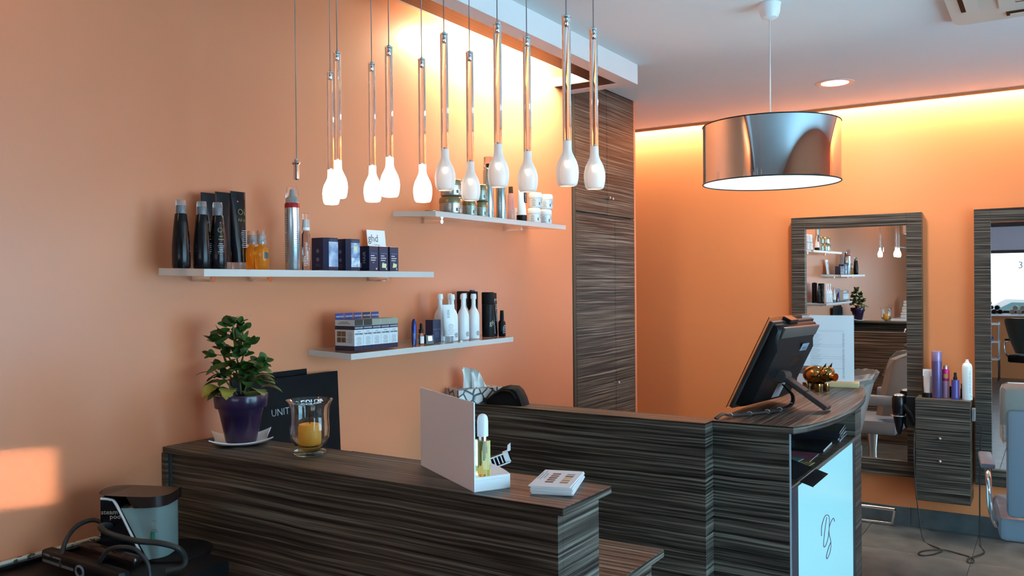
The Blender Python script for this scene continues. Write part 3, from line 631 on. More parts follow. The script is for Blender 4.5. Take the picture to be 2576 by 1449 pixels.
G().tube([(0,0,.25),(0,0,ZC-2.077-.06)],.003,8).ob('cord',mat('white_cord',(.7,.7,.68),.4),t)
G().lathe(solid([(.012,ZC-2.077-.072),(.034,ZC-2.077-.062),(.043,ZC-2.077-.04),(.046,ZC-2.077-.008),(.048,ZC-2.077-.001)]),28).ob('ceiling_cup',WHITE,t)
point('drum_light',(1.305,3.685,2.03),3,(.95,1,.98),.05)
# downlight
t=thing('downlight','round recessed ceiling light glowing white near the back wall','ceiling light',(1.2219,5.37,ZC),0)
G().lathe([(.078,-.001),(.080,-.004),(.108,-.004),(.110,-.0005)],36).ob('trim_ring',mat('cream_ring',(.7,.6,.55),.4),t)
G().lathe([(.0001,-.002),(.079,-.002)],36,sm=False).ob('diffuser',mat('downlight_glow',(1,1,1),.5,em=(.96,.98,1),es=14),t)
area('downlight_light',(1.2219,5.37,ZC-.01),(0,0,0),.15,.15,22,(1,.93,.85))
# ceiling air conditioner
t=thing('air_conditioner','cream ceiling cassette air conditioner in the top right corner','air conditioner',(2.42,3.93,ZC),0)
A=mat('cream_plastic',(.62,.60,.52),.45)
def rrect(x0,x1,y0,y1,r,n=6):
    o=[]
    for cx,cy,a in ((x1-r,y1-r,0),(x0+r,y1-r,90),(x0+r,y0+r,180),(x1-r,y0+r,270)):
        for k in range(n+1): q=R(a+90*k/n); o.append((cx+r*cos(q),cy+r*sin(q)))
    return o
G().prism(rrect(-.47,.47,-.47,.47,.06),-.03,0).ob('casing',A,t)
for k in range(4):
    M=Matrix.Rotation(R(90*k),4,'Z')
    G().box(-.26,.26,.355,.425,-.0305,-.0301,M=M).ob('outlet_slot',BLACKM,t)
    G().box(-.245,.245,.352,.402,-.045,-.042,M=M@Matrix.Translation((0,.0,.0))).ob('flap',A,t)
G().prism(rrect(-.28,.28,-.28,.28,.02),-.038,-.0302).ob('grille',A,t)
for k in range(14): G().box(-.22,.22,-.2+k*.03,-.188+k*.03,-.0385,-.0382).ob('grille_slot',DGREY,t)

# ================================================================ ON THE FRONT COUNTER
KZ=1.1562
t=thing('square_plate','white square plate with upturned corners under the plant pot','plate',(.172,1.790,KZ),R(50.5))
n=20; vs=[]; fs=[]
for side in (0,1):
    for i in range(n+1):
        for j in range(n+1):
            u=-1+2*i/n; v=-1+2*j/n; r=math.hypot(u,v); k=.094*(1-.10*(1-max(abs(u),abs(v)))*0)
            ed=1-.16*(1-abs(v)**2)*abs(u)**4; ed2=1-.16*(1-abs(u)**2)*abs(v)**4
            z=.003+.026*max(0,(r-.55)/.87)**1.9
            vs.append((u*k*ed*1.0,v*k*ed2*1.0,z+(0 if side else .0035)))
N=(n+1)**2
for i in range(n):
    for j in range(n):
        a=i*(n+1)+j; fs.append((a,a+n+1,a+n+2,a+1)); fs.append((N+a,N+a+1,N+a+n+2,N+a+n+1))
bd=[i*(n+1) for i in range(n+1)]+[n*(n+1)+j for j in range(1,n+1)]+[i*(n+1)+n for i in range(n-1,-1,-1)]+[j for j in range(n-1,0,-1)]
for k in range(len(bd)): a,b=bd[k],bd[(k+1)%len(bd)]; fs.append((a,b,N+b,N+a))
g=G().add(vs,fs,0,True); g.ob('dish',WHITE,t); G().lathe(solid([(.035,0),(.038,.003)]),24).ob('foot_ring',WHITE,t)

t=thing('potted_plant','green leafy plant in a dark purple pot at the left end of the front counter','plant',(.172,1.790,KZ+.0066),0)
POT=mat('purple_glaze',(.020,.010,.045),.28,coat=.3)
G().lathe([(.0001,0),(.046,0),(.047,.002),(.069,.108),(.0695,.109),(.078,.109),(.0795,.112),(.083,.148),(.082,.150),(.076,.150),(.073,.12),(.045,.01),(.0001,.01)],40).ob('pot',POT,t)
G().lathe([(.0001,.136),(.0755,.134)],24).ob('soil',noisy('soil',(.03,.018,.01),(.07,.045,.03),60,.9,bump=.6),t)
LEAF=noisy('leaf_green',(.020,.062,.010),(.050,.125,.022),20,.42); LEAFY=noisy('leaf_yellowing',(.12,.16,.02),(.32,.28,.05),25,.5); STEM=mat('stem_green',(.10,.15,.04),.5)
def leafmesh(name,L,W,mt,jag=0,curl=.25):
    n=8; vs=[]; fs=[]
    for i in range(n+1):
        u=i/n; w=W/2*(sin(pi*u**.85)**.6)*(1+jag*(1 if i%2 else -1)*.12) if 0<i<n else .0006
        z=curl*L*(u-u*u)*1.4-curl*L*u*u*.6
        vs+=[(L*u,-w,z+w*.12),(L*u,0,z),(L*u,w,z+w*.12)]
    for i in range(n): a=3*i; fs+=[(a,a+3,a+4,a+1),(a+1,a+4,a+5,a+2)]
    return G().add(vs,fs,0,True).mesh(name,mt)
lm=[leafmesh('leaf',.036,.030,LEAF,0,.12),leafmesh('leaf',.030,.026,LEAF,0,.05),leafmesh('leaf',.066,.050,LEAF,1,.35),leafmesh('leaf',.072,.052,LEAFY,1,.5)]
PX=799.
RX,RY=cos(yaw),sin(yaw)
def leaf(px,py,dep,which,az,el,roll_=0,s=1.0):
    h=(px-592)/PX; z=(1119-py)/PX; o=bpy.data.objects.new('leaf',lm[which]); C.objects.link(o); o.parent=t
    o.location=(h*RX+dep*-RY,h*RY+dep*RX,z); o.scale=(s,s,s)
    o.rotation_euler=(Matrix.Rotation(az,3,'Z')@Matrix.Rotation(-el,3,'Y')@Matrix.Rotation(roll_,3,'X')).to_euler()
rnd=random.Random(11)
cl=[(560,828,.7),(590,826,.7),(583,850,.8),(552,868,.8),(592,905,.9),(570,940,.8),(548,955,.8),(610,935,.9),(600,960,.9),(632,950,.7),(574,822,.6),(598,838,.6),(548,846,.8),(522,866,.9),(566,862,.7),(607,866,.8),(538,888,.8),(578,898,.7),(596,884,.7),(518,905,.6),(556,925,.8),(606,900,.7),(622,876,.5),(530,938,.8),(584,938,.7),(556,905,.6),(655,918,.5),(640,940,.9),(628,925,.7),(650,934,.6)]
for px,py,s in cl:
    dp=rnd.uniform(-.03,.03); a0=rnd.uniform(0,2*pi)
    for k in range(5): leaf(px+rnd.uniform(-4,4),py+rnd.uniform(-4,4),dp,rnd.choice((0,0,1)),a0+k*1.256+rnd.uniform(-.3,.3),rnd.uniform(.1,.9) if k<4 else 1.2,rnd.uniform(-.8,.8),.72+.32*s)
for px,py,az,w_ in [(530,950,190,2),(560,930,210,2),(600,925,340,2),(622,945,355,2),(575,950,180,2),(600,970,10,2),(580,995,230,2),(605,995,310,2),(565,960,170,2),(630,975,350,2),(560,950,200,2),(600,945,20,2),(620,930,35,2),(575,965,250,2),(610,965,330,2),(590,955,120,2),(555,960,160,2),(625,960,10,2),(640,965,40,2),(600,975,300,2),(570,985,215,2),(548,975,195,2),(640,985,15,2),(555,982,225,3),(545,985,240,3),(565,990,285,3),(625,990,320,2),(590,940,80,2)]:
    leaf(px,py,rnd.uniform(-.03,.02),w_,R(az)+yaw,rnd.uniform(-.25,.25),rnd.uniform(-.3,.3),rnd.uniform(.85,1.1))
for P in ([(592,1000,0),(588,940,.0),(578,880,.0),(574,825,0)],[(588,960,0),(570,925,.01),(545,890,.02),(524,868,.02)],[(590,930,0),(604,890,-.01),(600,842,-.01)],[(596,1000,.01),(612,960,.02),(640,935,.02)],[(588,1000,-.02),(560,965,-.02),(532,940,-.01)]):
    pts=[((px-592)/PX*RX-d*RY,(px-592)/PX*RY+d*RX,(1119-py)/PX) for px,py,d in P]
    G().tube(spline(pts,5),.0028,7).ob('stem',STEM,t)

def folder(y0,y1,zt,x0,lbl):
    t=thing('presentation_folder',lbl,'folder',(x0,y0,1.0005),0,'black folders leaning on the wall'); w=y1-y0; M=Matrix.Rotation(R(-2.5),4,'Y'); h=zt-1.0
    G().box(-.004,0,0,w,0,h,M=M).ob('cover',mat('black_card',(.004,.004,.005),.6,spec=.15),t)
    return t,M,w
t,M,w=folder(1.885,2.226,1.346,.024,'black folder at the back, its right edge showing above the front one')
g=G(); text(g,'Lo',.034,M@frame((.001,.045,.15),(0,0,1),(0,-1,0)),bold=.0006); g.ob('white_lettering',LINK,t)
t,M,w=folder(1.93,2.362,1.327,.046,'black folder in front, lettered UNITED COLOR in white')
g=G(); text(g,'UNITED',.036,M@frame((.001,.165,.196),(0,1,0),(0,0,1)),bold=-.0006); lab(g.ob('thin_lettering',mat('thin_ink',(.5,.52,.54),.5),t),'thin white letters')
g=G(); text(g,'COLOR',.036,M@frame((.001,.292,.199),(0,1,0),(0,0,1)),bold=.0014); bars(g,M@frame((.001,.292,.19),(0,1,0),(0,0,1)),.05,1); lab(g.ob('bold_lettering',WHITE,t),'bold white letters')

t=thing('hurricane_glass','clear footed glass holding an orange candle','candle holder',(.483,1.782,KZ),0)
G().lathe([(.0001,.016),(.030,.018),(.046,.030),(.0555,.048),(.057,.075),(.0555,.11),(.057,.135),(.063,.152),(.068,.160),(.066,.1605),(.060,.150),(.0535,.135),(.052,.11),(.0535,.075),(.052,.05),(.043,.034),(.028,.024),(.0001,.0225)],48).ob('bowl',GLASS,t)
G().lathe([(.0001,.0),(.044,0),(.0475,.003),(.0475,.008),(.040,.013),(.032,.0155),(.0001,.0158)],48).ob('foot',mat('green_glass',(.72,.93,.85),.02,trans=1),t)
t=thing('candle','stubby orange yellow candle inside the footed glass','candle',(.483,1.782,KZ+.0235),R(12))
G().lathe(solid([(.030,0),(.0325,.004),(.0335,.012),(.0335,.058),(.031,.064),(.025,.066)]),28).ob('wax',mat('orange_wax',(.86,.38,.03),.35,em=(1,.45,.05),es=.05),t)
G().tube([(0,0,.066),(.001,0,.071)],.0012,6).ob('wick',BLACKM,t)

# white display stand
B0=Vector((.8663,1.8256)); B1=Vector((1.1704,1.6489)); dx=(B1-B0); LW=dx.length; an=math.atan2(dx.y,dx.x)
t=thing('display_stand','white card display with a tall back panel and a curved tray','display',(B0.x,B0.y,KZ),an)
G().box(0,LW,-.0015,.0015,0,.2135).ob('back_panel',mat('lilac_card',(.88,.88,.93),.6),t)
tr=[(LW-.002,.002)]
for k in range(13): a=R(90*k/12); tr.append((LW-.002-.0+0,0)) if False else tr.append((LW-.30+.298*cos(a)*1.0,.002+.098*sin(a)))
outer=[(LW-.003+0*k,.002) for k in range(1)]
pl=[(.06,.002),(LW-.002,.002),(LW-.002,.095)]+[(LW-.002-.26*u,.095+.035*sin(pi*min(1,u*1.1)*.5)*(1-u)) for u in (.1,.2,.35,.5,.65,.8,1.0)]+[(.06,.06)]
G().prism(pl,0,.026).ob('tray',WHITE,t); G().prism([(p[0],p[1]) for p in pl],.0262,.034).ob('tray_rim',WHITE,t)
g=G(); 
t2=thing('oil_tester','clear glass tester of yellow oil with a white cap, in front of the display','bottle',(0,0,0),an)
pos=Matrix.Rotation(an,4,'Z')@Vector((LW-.018,.030,0)); t2.location=(B0.x+pos.x,B0.y+pos.y,KZ+.0345)
G().prism(rrect(-.017,.017,-.014,.014,.006,3),0,.085).ob('flask',mat('yellow_oil',(.93,.88,.30),.02,trans=.92,ior=1.4),t2)
G().lathe(solid([(.010,.0852),(.010,.094)]),16).ob('collar',CHROME,t2)
G().lathe(solid([(.0135,.0945),(.0135,.130),(.012,.140),(.008,.146),(.003,.148)]),20).ob('cap',WHITE,t2)

# pile of colour cards
for i in range(9):
    f=i==8
    o=thing('colour_card','topmost printed colour card, with two columns of swatches' if f else 'white card in the pile under the swatch card, pile beside the counter end','card',(1.309+rnd.uniform(-.002,.002),1.804+rnd.uniform(-.002,.002),KZ+.0022*i),R(18)+rnd.uniform(-.05,.05),'pile of colour cards on the counter')
    if not f: o['label']='plain white card in the low pile, beneath the printed swatch card'
    G().box(-.050,.050,-.088,.088,0,.0018).ob('card',WHITED,o)
    if f:
        o.rotation_euler.z=R(17)
        cs=[(.05,.03,.025),(.07,.045,.035),(.04,.02,.02),(.05,.02,.02),(.03,.015,.015),(.35,.33,.32),(.05,.03,.03),(.55,.42,.15),(.38,.24,.09),(.28,.17,.10)]
        for k,c in enumerate(cs):
            cx=-.010 if k<5 else .026; cy=.045-.0215*(k%5)
            G().box(cx-.010,cx+.010,cy-.007,cy+.007,.0018,.0021).ob('swatch',mat('hair_tone_%d'%k,c,.4),o)
        g=G(); bars(g,frame((-.032,.02,.0020),(0,-1,0),(1,0,0)),.09,3,.007,.0015); text(g,'g',.012,frame((-.040,.068,.002),(1,0,0),(0,1,0))); g.ob('grey_print',INK,o)

# black and white clip brush on the inner desk, leaning on a cup
t=thing('clip_brush','black holder with a white ribbed clip sticking up behind the counter','clip',(.80,2.26,.7982),0)
G().lathe([(.0001,0),(.04,0),(.045,.20),(.042,.20),(.038,.006),(.0001,.006)],24).ob('holder',BLACK,t)
M=Matrix.Translation((.015,.0,.285))@Matrix.Rotation(yaw,4,'Z')@Matrix.Rotation(R(-20),4,'Y')
g=G(); g.tube([(-.075,0,0),(.055,0,0)],.017,14); g.xf(M); g.ob('barrel',BLACKG,t)
g=G(); g.tube([(-.05,0,-.02),(-.05,0,-.12)],.012,8); g.xf(Matrix.Translation((.015,0,.285))); g.ob('grip',BLACK,t)
for k in range(6): g=G().box(-.035+.012*k,-.0315+.012*k,-.019,-.015,-.012,.012); g.xf(M); g.ob('rib',WHITE,t)
for a,b in ((-.06,-.042),(.035,.052)):
    g=G(); g.tube([(a,0,0),(b,0,0)],.0195,16); g.xf(M); g.ob('white_ring',WHITE,t)
g=G().box(-.055,.05,-.0195,-.0165,-.019,-.015); g.box(-.055,.05,-.0195,-.0165,.013,.017); g.xf(M); o=g.ob('white_rail',WHITE,t); o['kind']='stuff'
for sx in (-.06,.05): g=G().prism([(0,0),(.012,0),(.02,.022),(.008,.018)],-.006,.006,M=Matrix.Translation((sx,0,.015))@Matrix.Rotation(R(90),4,'X')); g.xf(M); g.ob('claw',WHITE,t)

# ================================================================ ON THE RECEPTION COUNTER
t=thing('tissue_box','tissue box printed with grey pebbles, a white tissue rising from it','box',(.098,3.165,1.1162),R(-24))
def pebble():
    if 'pebbles' in MC: return MC['pebbles']
    mt=mat('pebbles',(.5,.5,.5),.4); nt=mt.node_tree; b=nt.nodes['Principled BSDF']; N=nt.nodes.new; L=nt.links.new
    tc=N('ShaderNodeTexCoord'); v=N('ShaderNodeTexVoronoi'); v.feature='DISTANCE_TO_EDGE'; v.inputs['Scale'].default_value=24; L(tc.outputs['Object'],v.inputs['Vector'])
    r=N('ShaderNodeValToRGB'); r.color_ramp.elements[0].position=.04; r.color_ramp.elements[1].position=.12; r.color_ramp.elements[0].color=(.015,.015,.012,1); L(v.outputs['Distance'],r.inputs[0])
    v2=N('ShaderNodeTexVoronoi'); v2.inputs['Scale'].default_value=24; L(tc.outputs['Object'],v2.inputs['Vector']); r2=N('ShaderNodeValToRGB'); r2.color_ramp.elements[0].color=(.35,.33,.33,1); r2.color_ramp.elements[1].color=(.85,.85,.82,1); L(v2.outputs['Color'],r2.inputs[0])
    L(r2.outputs[0],r.color_ramp.elements and N('ShaderNodeMix').inputs[0]) if False else None
    mx=N('ShaderNodeMix'); mx.data_type='RGBA'; L(r.outputs[0],mx.inputs['Factor']); mx.inputs[6].default_value=(.02,.02,.018,1); L(r2.outputs[0],mx.inputs[7]); L(mx.outputs[2],b.inputs['Base Color']); return mt
G().box(-.062,.062,-.115,.115,0,.066,bev=.001).ob('carton',pebble(),t)
n=10; vs=[]; fs=[]
for i in range(n+1):
    for j in range(n+1):
        u=i/n; v=j/n; z=.066+.098*u*(1-.35*abs(v-.35)-.15*v); wv=.012*sin(v*9+u*3)+.01*sin(v*17)
        vs.append((wv*(.3+u)+.012*(v-.5),(-.052+.104*v)*(1-.25*u)+.018*u*(1 if v>.6 else -.5)*0-.02*u,z))
for i in range(n):
    for j in range(n): a=i*(n+1)+j; fs.append((a,a+1,a+n+2,a+n+1))
g=G().add(vs,fs,0,True); vs2=[(x+.022*(1-z*3),y*.7+.02,z*.93+.004) for x,y,z in vs]; g.add(vs2,fs,0,True)
g.ob('tissue',mat('tissue_paper',(.85,.85,.82),.9),t)
t=thing('bag_standin','black bag shape put in for a chair back, beside the tissue box','bag',(.278,3.178,1.1162),R(6))  # simple bag shape put in where a chair back rises behind the counter
n=14; g=G(); prof=[(-.105,.0),(-.100,.022),(-.06,.052),(-.02,.078),(.0,.084),(.045,.083),(.062,.07),(.08,.036),(.092,.0)]
vs=[];fs=[]
for d,sx,hz in ((-.035,.9,.86),(-.02,1,1),(.02,1,1),(.04,.92,.9)):
    for x,z in prof: vs.append((x*sx,d,z*hz))
m_=len(prof)
for i in range(3):
    for k in range(m_): fs.append((i*m_+k,i*m_+(k+1)%m_,(i+1)*m_+(k+1)%m_,(i+1)*m_+k))
fs.append(tuple(range(m_))[::-1]); fs.append(tuple(range(3*m_,4*m_)))
g.add(vs,fs,0,True); g.ob('bag_body',BLACKM,t)
G().tube(spline([(-.05,-.037,.035),(-.02,-.042,.06),(.03,-.042,.06),(.055,-.037,.03)],6),.004,8).ob('strap',BLACKM,t)

# touch screen till
t=thing('till_monitor','black touch screen till seen from behind, tilted back on a stand','monitor',(1.212,3.452,1.127),0)
wv=Vector((.15,.989,0)).normalized(); upv=Vector((.178,-.027,.357)).normalized(); nv=wv.cross(upv)
TM=Matrix((wv,upv,nv)).transposed().to_4x4()
def tg(g,name,mt,p=None): g.xf(TM); return g.ob(name,mt,p or t)
tg(G().box(-.003,.413,-.002,.402,-.024,-.006,bev=.003),'bezel',DGREY)
g=G(); 
prof=[(.012,-.006),(.395,-.006),(.397,.012),(.385,.030),(.33,.034),(.30,.050),(.06,.050),(.03,.030),(.014,.010)]
vs=[];fs=[]
for x,s in ((.010,.6),(.022,1),(.388,1),(.400,.6)):
    for y,z in prof: vs.append((x,y if s==1 else .2+(y-.2)*.97,z if s==1 else -.006+(z+.006)*.7))
m_=len(prof)
for i in range(3):
    for k in range(m_): fs.append((i*m_+k,(i+1)*m_+k,(i+1)*m_+(k+1)%m_,i*m_+(k+1)%m_))
fs.append(tuple(range(m_))); fs.append(tuple(range(3*m_,4*m_))[::-1])
tg(g.add(vs,fs,0,True),'back_shell',BLACK)
tg(G().box(.03,.38,.350,.397,.026,.040,bev=.004),'top_ridge',mat('taupe_plastic',(.10,.075,.065),.4))
tg(G().box(.01,.40,.005,.395,-.0245,-.0242),'screen',BLACKG)
tg(G().box(-.004,.405,-.012,.414,-.033,-.030),'screen_cover',CLEAR); t.children[-1]['label']='clear sheet over the screen'
tg(G().box(.12,.20,.392,.416,-.028,.012,bev=.003),'cover_clip',BLACKG)
for x,y,w_,h_,c in ((.255,.285,.07,.035,'grey'),(.20,.06,.075,.07,'pale')):
    tg(G().box(x,x+w_,y,y+h_,.0505,.0510),'sticker',mat('sticker_'+c,(.22,.27,.33) if c=='grey' else (.45,.52,.58),.4))
g=G(); text(g,'msi',.028,Matrix.Translation((.29,.29,.0515))); tg(g,'lettering',mat('dark_letter',(.03,.03,.04),.4))
tg(G().box(.225,.30,.215,.265,.0503,.0506),'socket_recess',BLACKG)
# stand leg: from the middle of the back down to the counter
hinge=TM@Vector((.20,.17,.052)); foot=Vector((1.548-1.212,3.63-3.452,.003))
d_=(foot-hinge); Ll=d_.length; d_.normalize(); side=Vector((-.15,.989,0)); side=(side-d_*side.dot(d_)).normalized(); nn=d_.cross(side)
LM=Matrix((d_,side,nn)).transposed().to_4x4(); LM.translation=hinge
g=G(); wl_,hw=.052,.010
g.box(.0,.115,-wl_,wl_,-hw,hw,bev=.003).box(.1152,Ll-.105,-wl_,-.016,-hw,hw).box(.1152,Ll-.105,.016,wl_,-hw,hw).box(Ll-.1048,Ll,-wl_,wl_,-hw,hw,bev=.003)
g.xf(LM); lab(g.ob('stand_leg',mat('stand_grey',(.03,.025,.023),.45,spec=.3),t),'wide slotted grey leg')
g=G(); g.tube([(.0,-.06,0),(.0,.06,0)],.026,18); g.xf(LM); g.ob('hinge',mat('stand_grey'),t)
t=thing('till_cables','bundle of black cables with white ties trailing from the till','cable',(0,0,0),0)
cp=[(1.225,3.19,1.1225),(1.235,3.24,1.135),(1.25,3.29,1.124),(1.30,3.38,1.122),(1.345,3.47,1.122),(1.375,3.54,1.124),(1.40,3.62,1.135),(1.405,3.63,1.17),(1.39,3.61,1.20),(1.375,3.60,1.22)]
for dx_,dz_ in ((0,0),(.008,.001),(-.006,.002)):
    G().tube(spline([(x+dx_,y-dx_,z+dz_) for x,y,z in cp],6),.0034,7).ob('cable',RUBBER,t)
for q in (2,3,4,5,6):
    p=Vector(cp[q]); tt=(Vector(cp[q+1])-Vector(cp[q-1])).normalized(); a=tt.cross(Vector((0,0,1))).normalized()
    G().tube([tuple(p+.0125*cos(2*pi*k/12)*a+Vector((0,0,.008*sin(2*pi*k/12)+.002))) for k in range(12)],.0012,5,closed=True,cap=False).ob('cable_tie',WHITE,t)

GOLD=mat('gold_glaze',(.34,.19,.06),.08,1)
t=thing('piggy_bank','shiny gold piggy bank on the reception counter beside the price list','money box',(1.343,4.31,1.1162),R(-30)); t.scale=(1.13,1.13,1.13)
g=G(); g.ball((0,0,.068),.062,.046,.043,24,16); g.ball((.062,0,.078),.034,.034,.034,20,12); g.tube([(.085,0,.070),(.108,0,.068)],[.018,.017],16); lab(g.ob('pig_body',GOLD,t),'glossy gold body'); t.children[0]['label']='rounded gold body and head'
for x,y in ((.035,.024),(.035,-.024),(-.035,.024),(-.035,-.024)): G().lathe(solid([(.013,0),(.014,.004),(.013,.035)]),14,(x,y)).ob('leg',GOLD,t)
for y in (.018,-.018): G().add([(.060,y-.012,.103),(.060,y+.012,.103),(.075,y,.128),(.052,y,.106)],[(0,1,2),(1,3,2),(3,0,2),(0,3,1)],0,False).ob('ear',GOLD,t)
G().tube(spline([(-.06,0,.075),(-.07,.006,.085),(-.066,0,.092)],4),.003,6).ob('tail',GOLD,t)
# price list in a wooden foot
t=thing('price_list_stand','printed white price list standing in a pale wooden foot','price list',(1.37,4.545,1.1162),R(8))
G().box(-.16,.128,-.05,.05,0,.022,bev=.001).ob('wooden_foot',noisy('pale_wood',(.45,.36,.17),(.56,.46,.24),12,.5),t)
G().box(-.148,.108,-.004,.004,.0222,.365).ob('acrylic_holder',CLEAR,t)
G().box(-.145,.105,-.0058,-.0044,.026,.362).ob('sheet',mat('sheet_paper',(.66,.72,.76),.6),t)
g=G(); F0=frame((-.02,-.0062,.285),(1,0,0),(0,0,1))
for yy,wd in ((.0,.20),(-.006,.20),(-.075,.2),(-.085,.2),(-.135,.2),(-.145,.2),(-.195,.2)): bars(g,frame((-.02,-.0062,.285+yy),(1,0,0),(0,0,1)),wd*1.3,1,.01,.0008)
for z0,nn_ in ((.268,10),(.19,9),(.13,7),(.08,6)):
    bars(g,frame((-.075,-.0062,z0),(1,0,0),(0,0,1)),.06,nn_,.0075,.0014,left=True); bars(g,frame((.055,-.0062,z0),(1,0,0),(0,0,1)),.012,nn_,.0075,.003)
g.ob('grey_print',mat('soft_ink',(.25,.30,.35),.7),t)
t=thing('card_holder','small grey acrylic card holder behind the till','card holder',(1.255,4.42,1.1162),R(10))
G().box(-.03,.03,-.004,.0,0,.11).ob('back_plate',mat('smoky_acrylic',(.25,.22,.22),.1,trans=.5),t); G().box(-.03,.03,-.03,-.004,0,.006).ob('base',MC['smoky_acrylic'],t); G().box(-.028,.028,-.012,-.006,.0065,.07).ob('cards',WHITED,t)

# magazines in the side niche
PRT=[noisy('magazine_print_a',(.03,.06,.08),(.25,.22,.25),30,.3),noisy('magazine_print_b',(.06,.30,.22),(.10,.42,.32),8,.3),noisy('magazine_print_c',(.12,.03,.05),(.30,.10,.14),24,.3),noisy('magazine_print_d',(.10,.12,.06),(.42,.42,.12),45,.3),mat('black_cover',(.012,.012,.015),.25)]
MZ=.8845
def mag(y,x,z,rz,pr,lbl,th=.005,w_=.105,l_=.14):
    t=thing('magazine',lbl,'magazine',(x,y,z),rz,'magazines in the side niche'); G().box(-w_,w_,-l_/1.35,l_/1.35,.0005,th-.0005).ob('pages',mat('page_edges',(.42,.44,.46),.7),t)
    G().box(-w_-.001,w_+.001,-l_/1.35-.001,l_/1.35,th-.0005,th).box(-w_-.001,w_+.001,-l_/1.35-.002,-l_/1.35-.0003,.0002,th).ob('cover',pr,t); return t
for k in range(11):
    mag(4.315+rnd.uniform(-.003,.003),1.355+.004*(k%3),MZ+.0052*k,R(4)+rnd.uniform(-.04,.04),PRT[4],('topmost' if k==10 else 'dark')+' magazine in the thick stack at the far end of the niche',.005,.105,.17)
mag(4.06,1.345,MZ,R(3),PRT[4],'black magazine lying flat in front of the thick stack',.012,.105,.16)
mag(3.80,1.345,MZ,R(2),PRT[2],'dark red magazine lying in the middle of the niche',.004)
mag(3.68,1.345,MZ+.0042,R(-6),PRT[1],'magazine with a green cover on top of the dark red one',.003,.07,.09)
mag(3.56,1.36,MZ,R(86),PRT[3],'yellow and grey magazine nearest the camera in the niche',.004,.15,.14)
o=mag(3.50,1.43,MZ+.0045,R(88),PRT[4],'dark magazine jutting out over the lit panel',.004,.10,.17); o.rotation_euler=(0,R(17),R(0)); o.location=(1.452,3.49,MZ+.006)

# ================================================================ DRAWER UNIT AND PRODUCTS ON THE BACK WALL
t=thing('drawer_unit','hanging grey-brown drawer unit between the two mirrors','drawer unit',(1.5718,5.99,.24),0)
G().box(.004,.310,.018,.268,0,.6495).ob('carcass',WOOD,t)
lab(G().box(0,.3135,.0,.268,.6497,.655).ob('top_board',WOOD,t),'thin top board')
for z0,z1,kb in ((.455,.6485,0),(.31,.453,1),(.165,.308,1),(.003,.163,0)):
    d=G().box(.001,.3125,0,.0175,z0,z1-.0005,bev=.001).ob('drawer_front',WOOD,t)
    if kb:
        g=G(); g.ball((.145,-.014,(z0+z1)/2+.03),.009,.009,.009,12,8); g.tube([(.145,0,(z0+z1)/2+.03),(.145,-.01,(z0+z1)/2+.03)],.004,8); g.ob('knob',STEEL,d)
UZ=.8955; BX='products on the drawer unit'
def prod(name,x,y,lbl,cat='bottle'): return thing(name,lbl,cat,(x,y,UZ),R(-90),BX)
t=prod('gel_tube',1.632,6.10,'clear white tube standing on a black cap, leftmost on the drawer unit','tube')
tube_geo(.05,.04,.03,.18).ob('tube_body',mat('clear_gel',(.9,.88,.86),.1,trans=.6),t); G().lathe(solid([(.034,0),(.034,.029)]),24).ob('cap',BLACK,t)
G().box(.004,.012,-.026,.026,.135,.181,M=Matrix.Rotation(R(-3),4,'Y')).ob('label_patch',WHITE,t)
t=prod('hairspray_can',1.689,6.085,'tall purple spray can, the tallest product on the drawer unit','can')
PUR=mat('metal_purple',(.17,.13,.30),.3,.6); G().lathe(solid([(.030,0),(.031,.003),(.031,.238)]),28).ob('can_body',PUR,t); G().lathe(solid([(.0312,.2385),(.0315,.242),(.0315,.298),(.030,.301)]),28).ob('cap',mat('pale_purple',(.28,.22,.42),.3,.4),t)
t=prod('lacquer_can',1.737,6.12,'small can with a pink top and lilac base behind the purple can','can')
G().lathe(solid([(.021,0),(.0215,.11)]),24).ob('can_body',mat('lilac_can',(.45,.30,.45),.3,.3),t); G().lathe(solid([(.0216,.1105),(.0216,.175),(.018,.185)]),24).ob('upper_body',mat('magenta_can',(.50,.02,.18),.3,.3),t)
G().lathe([(.0218,.128),(.0218,.155)],10,(0,0),0,-.6,.8).ob('gold_patch',mat('gold_patch',(.45,.28,.08),.4),t); G().lathe(solid([(.014,.1855),(.014,.20),(.009,.208)]),18).ob('cap',STEEL,t)
t=prod('spray_bottle',1.796,6.07,'blue purple spray bottle with a black pump on the drawer unit')
G().lathe(solid([(.024,0),(.026,.004),(.0225,.02),(.0225,.118),(.0215,.124)]),24).ob('bottle_body',mat('violet_plastic',(.08,.075,.30),.3,.2),t); G().lathe(solid([(.012,.1245),(.012,.140),(.0085,.145),(.0085,.165),(.006,.17)]),18).ob('pump',BLACK,t)
t=prod('small_bottle',1.832,6.13,'tiny black bottle between the blue spray and the white can')
G().lathe(solid([(.013,0),(.013,.06),(.009,.066),(.009,.085)]),18).ob('bottle_body',BLACKG,t); G().lathe(solid([(.0095,.0855),(.0095,.095)]),14).ob('cap',BLACKM,t)
t=prod('hairspray_can',1.862,6.085,'white spray can with a rounded top, rightmost on the drawer unit','can')
G().lathe(solid([(.029,0),(.0295,.003),(.0295,.205),(.026,.222),(.017,.232)]),28).ob('can_body',mat('cool_white_can',(.66,.75,.76),.3),t); G().lathe(solid([(.013,.2325),(.013,.241),(.008,.243),(.008,.254)]),18).ob('nozzle',WHITE,t)
g=G(); bars_cyl(g,.0297,.6,.18,.016,14,.01,.002); bars_cyl(g,.0297,.9,.02,.01,1,.01,.004); g.ob('small_print',INK,t)
t=prod('comb_cup',1.758,6.165,'low black cup at the back of the drawer unit','cup'); G().lathe([(.0001,0),(.03,0),(.032,.04),(.029,.04),(.027,.004),(.0001,.004)],20).ob('cup',BLACKM,t); G().box(-.004,.004,-.016,.016,.005,.07).ob('comb',BLACK,t)

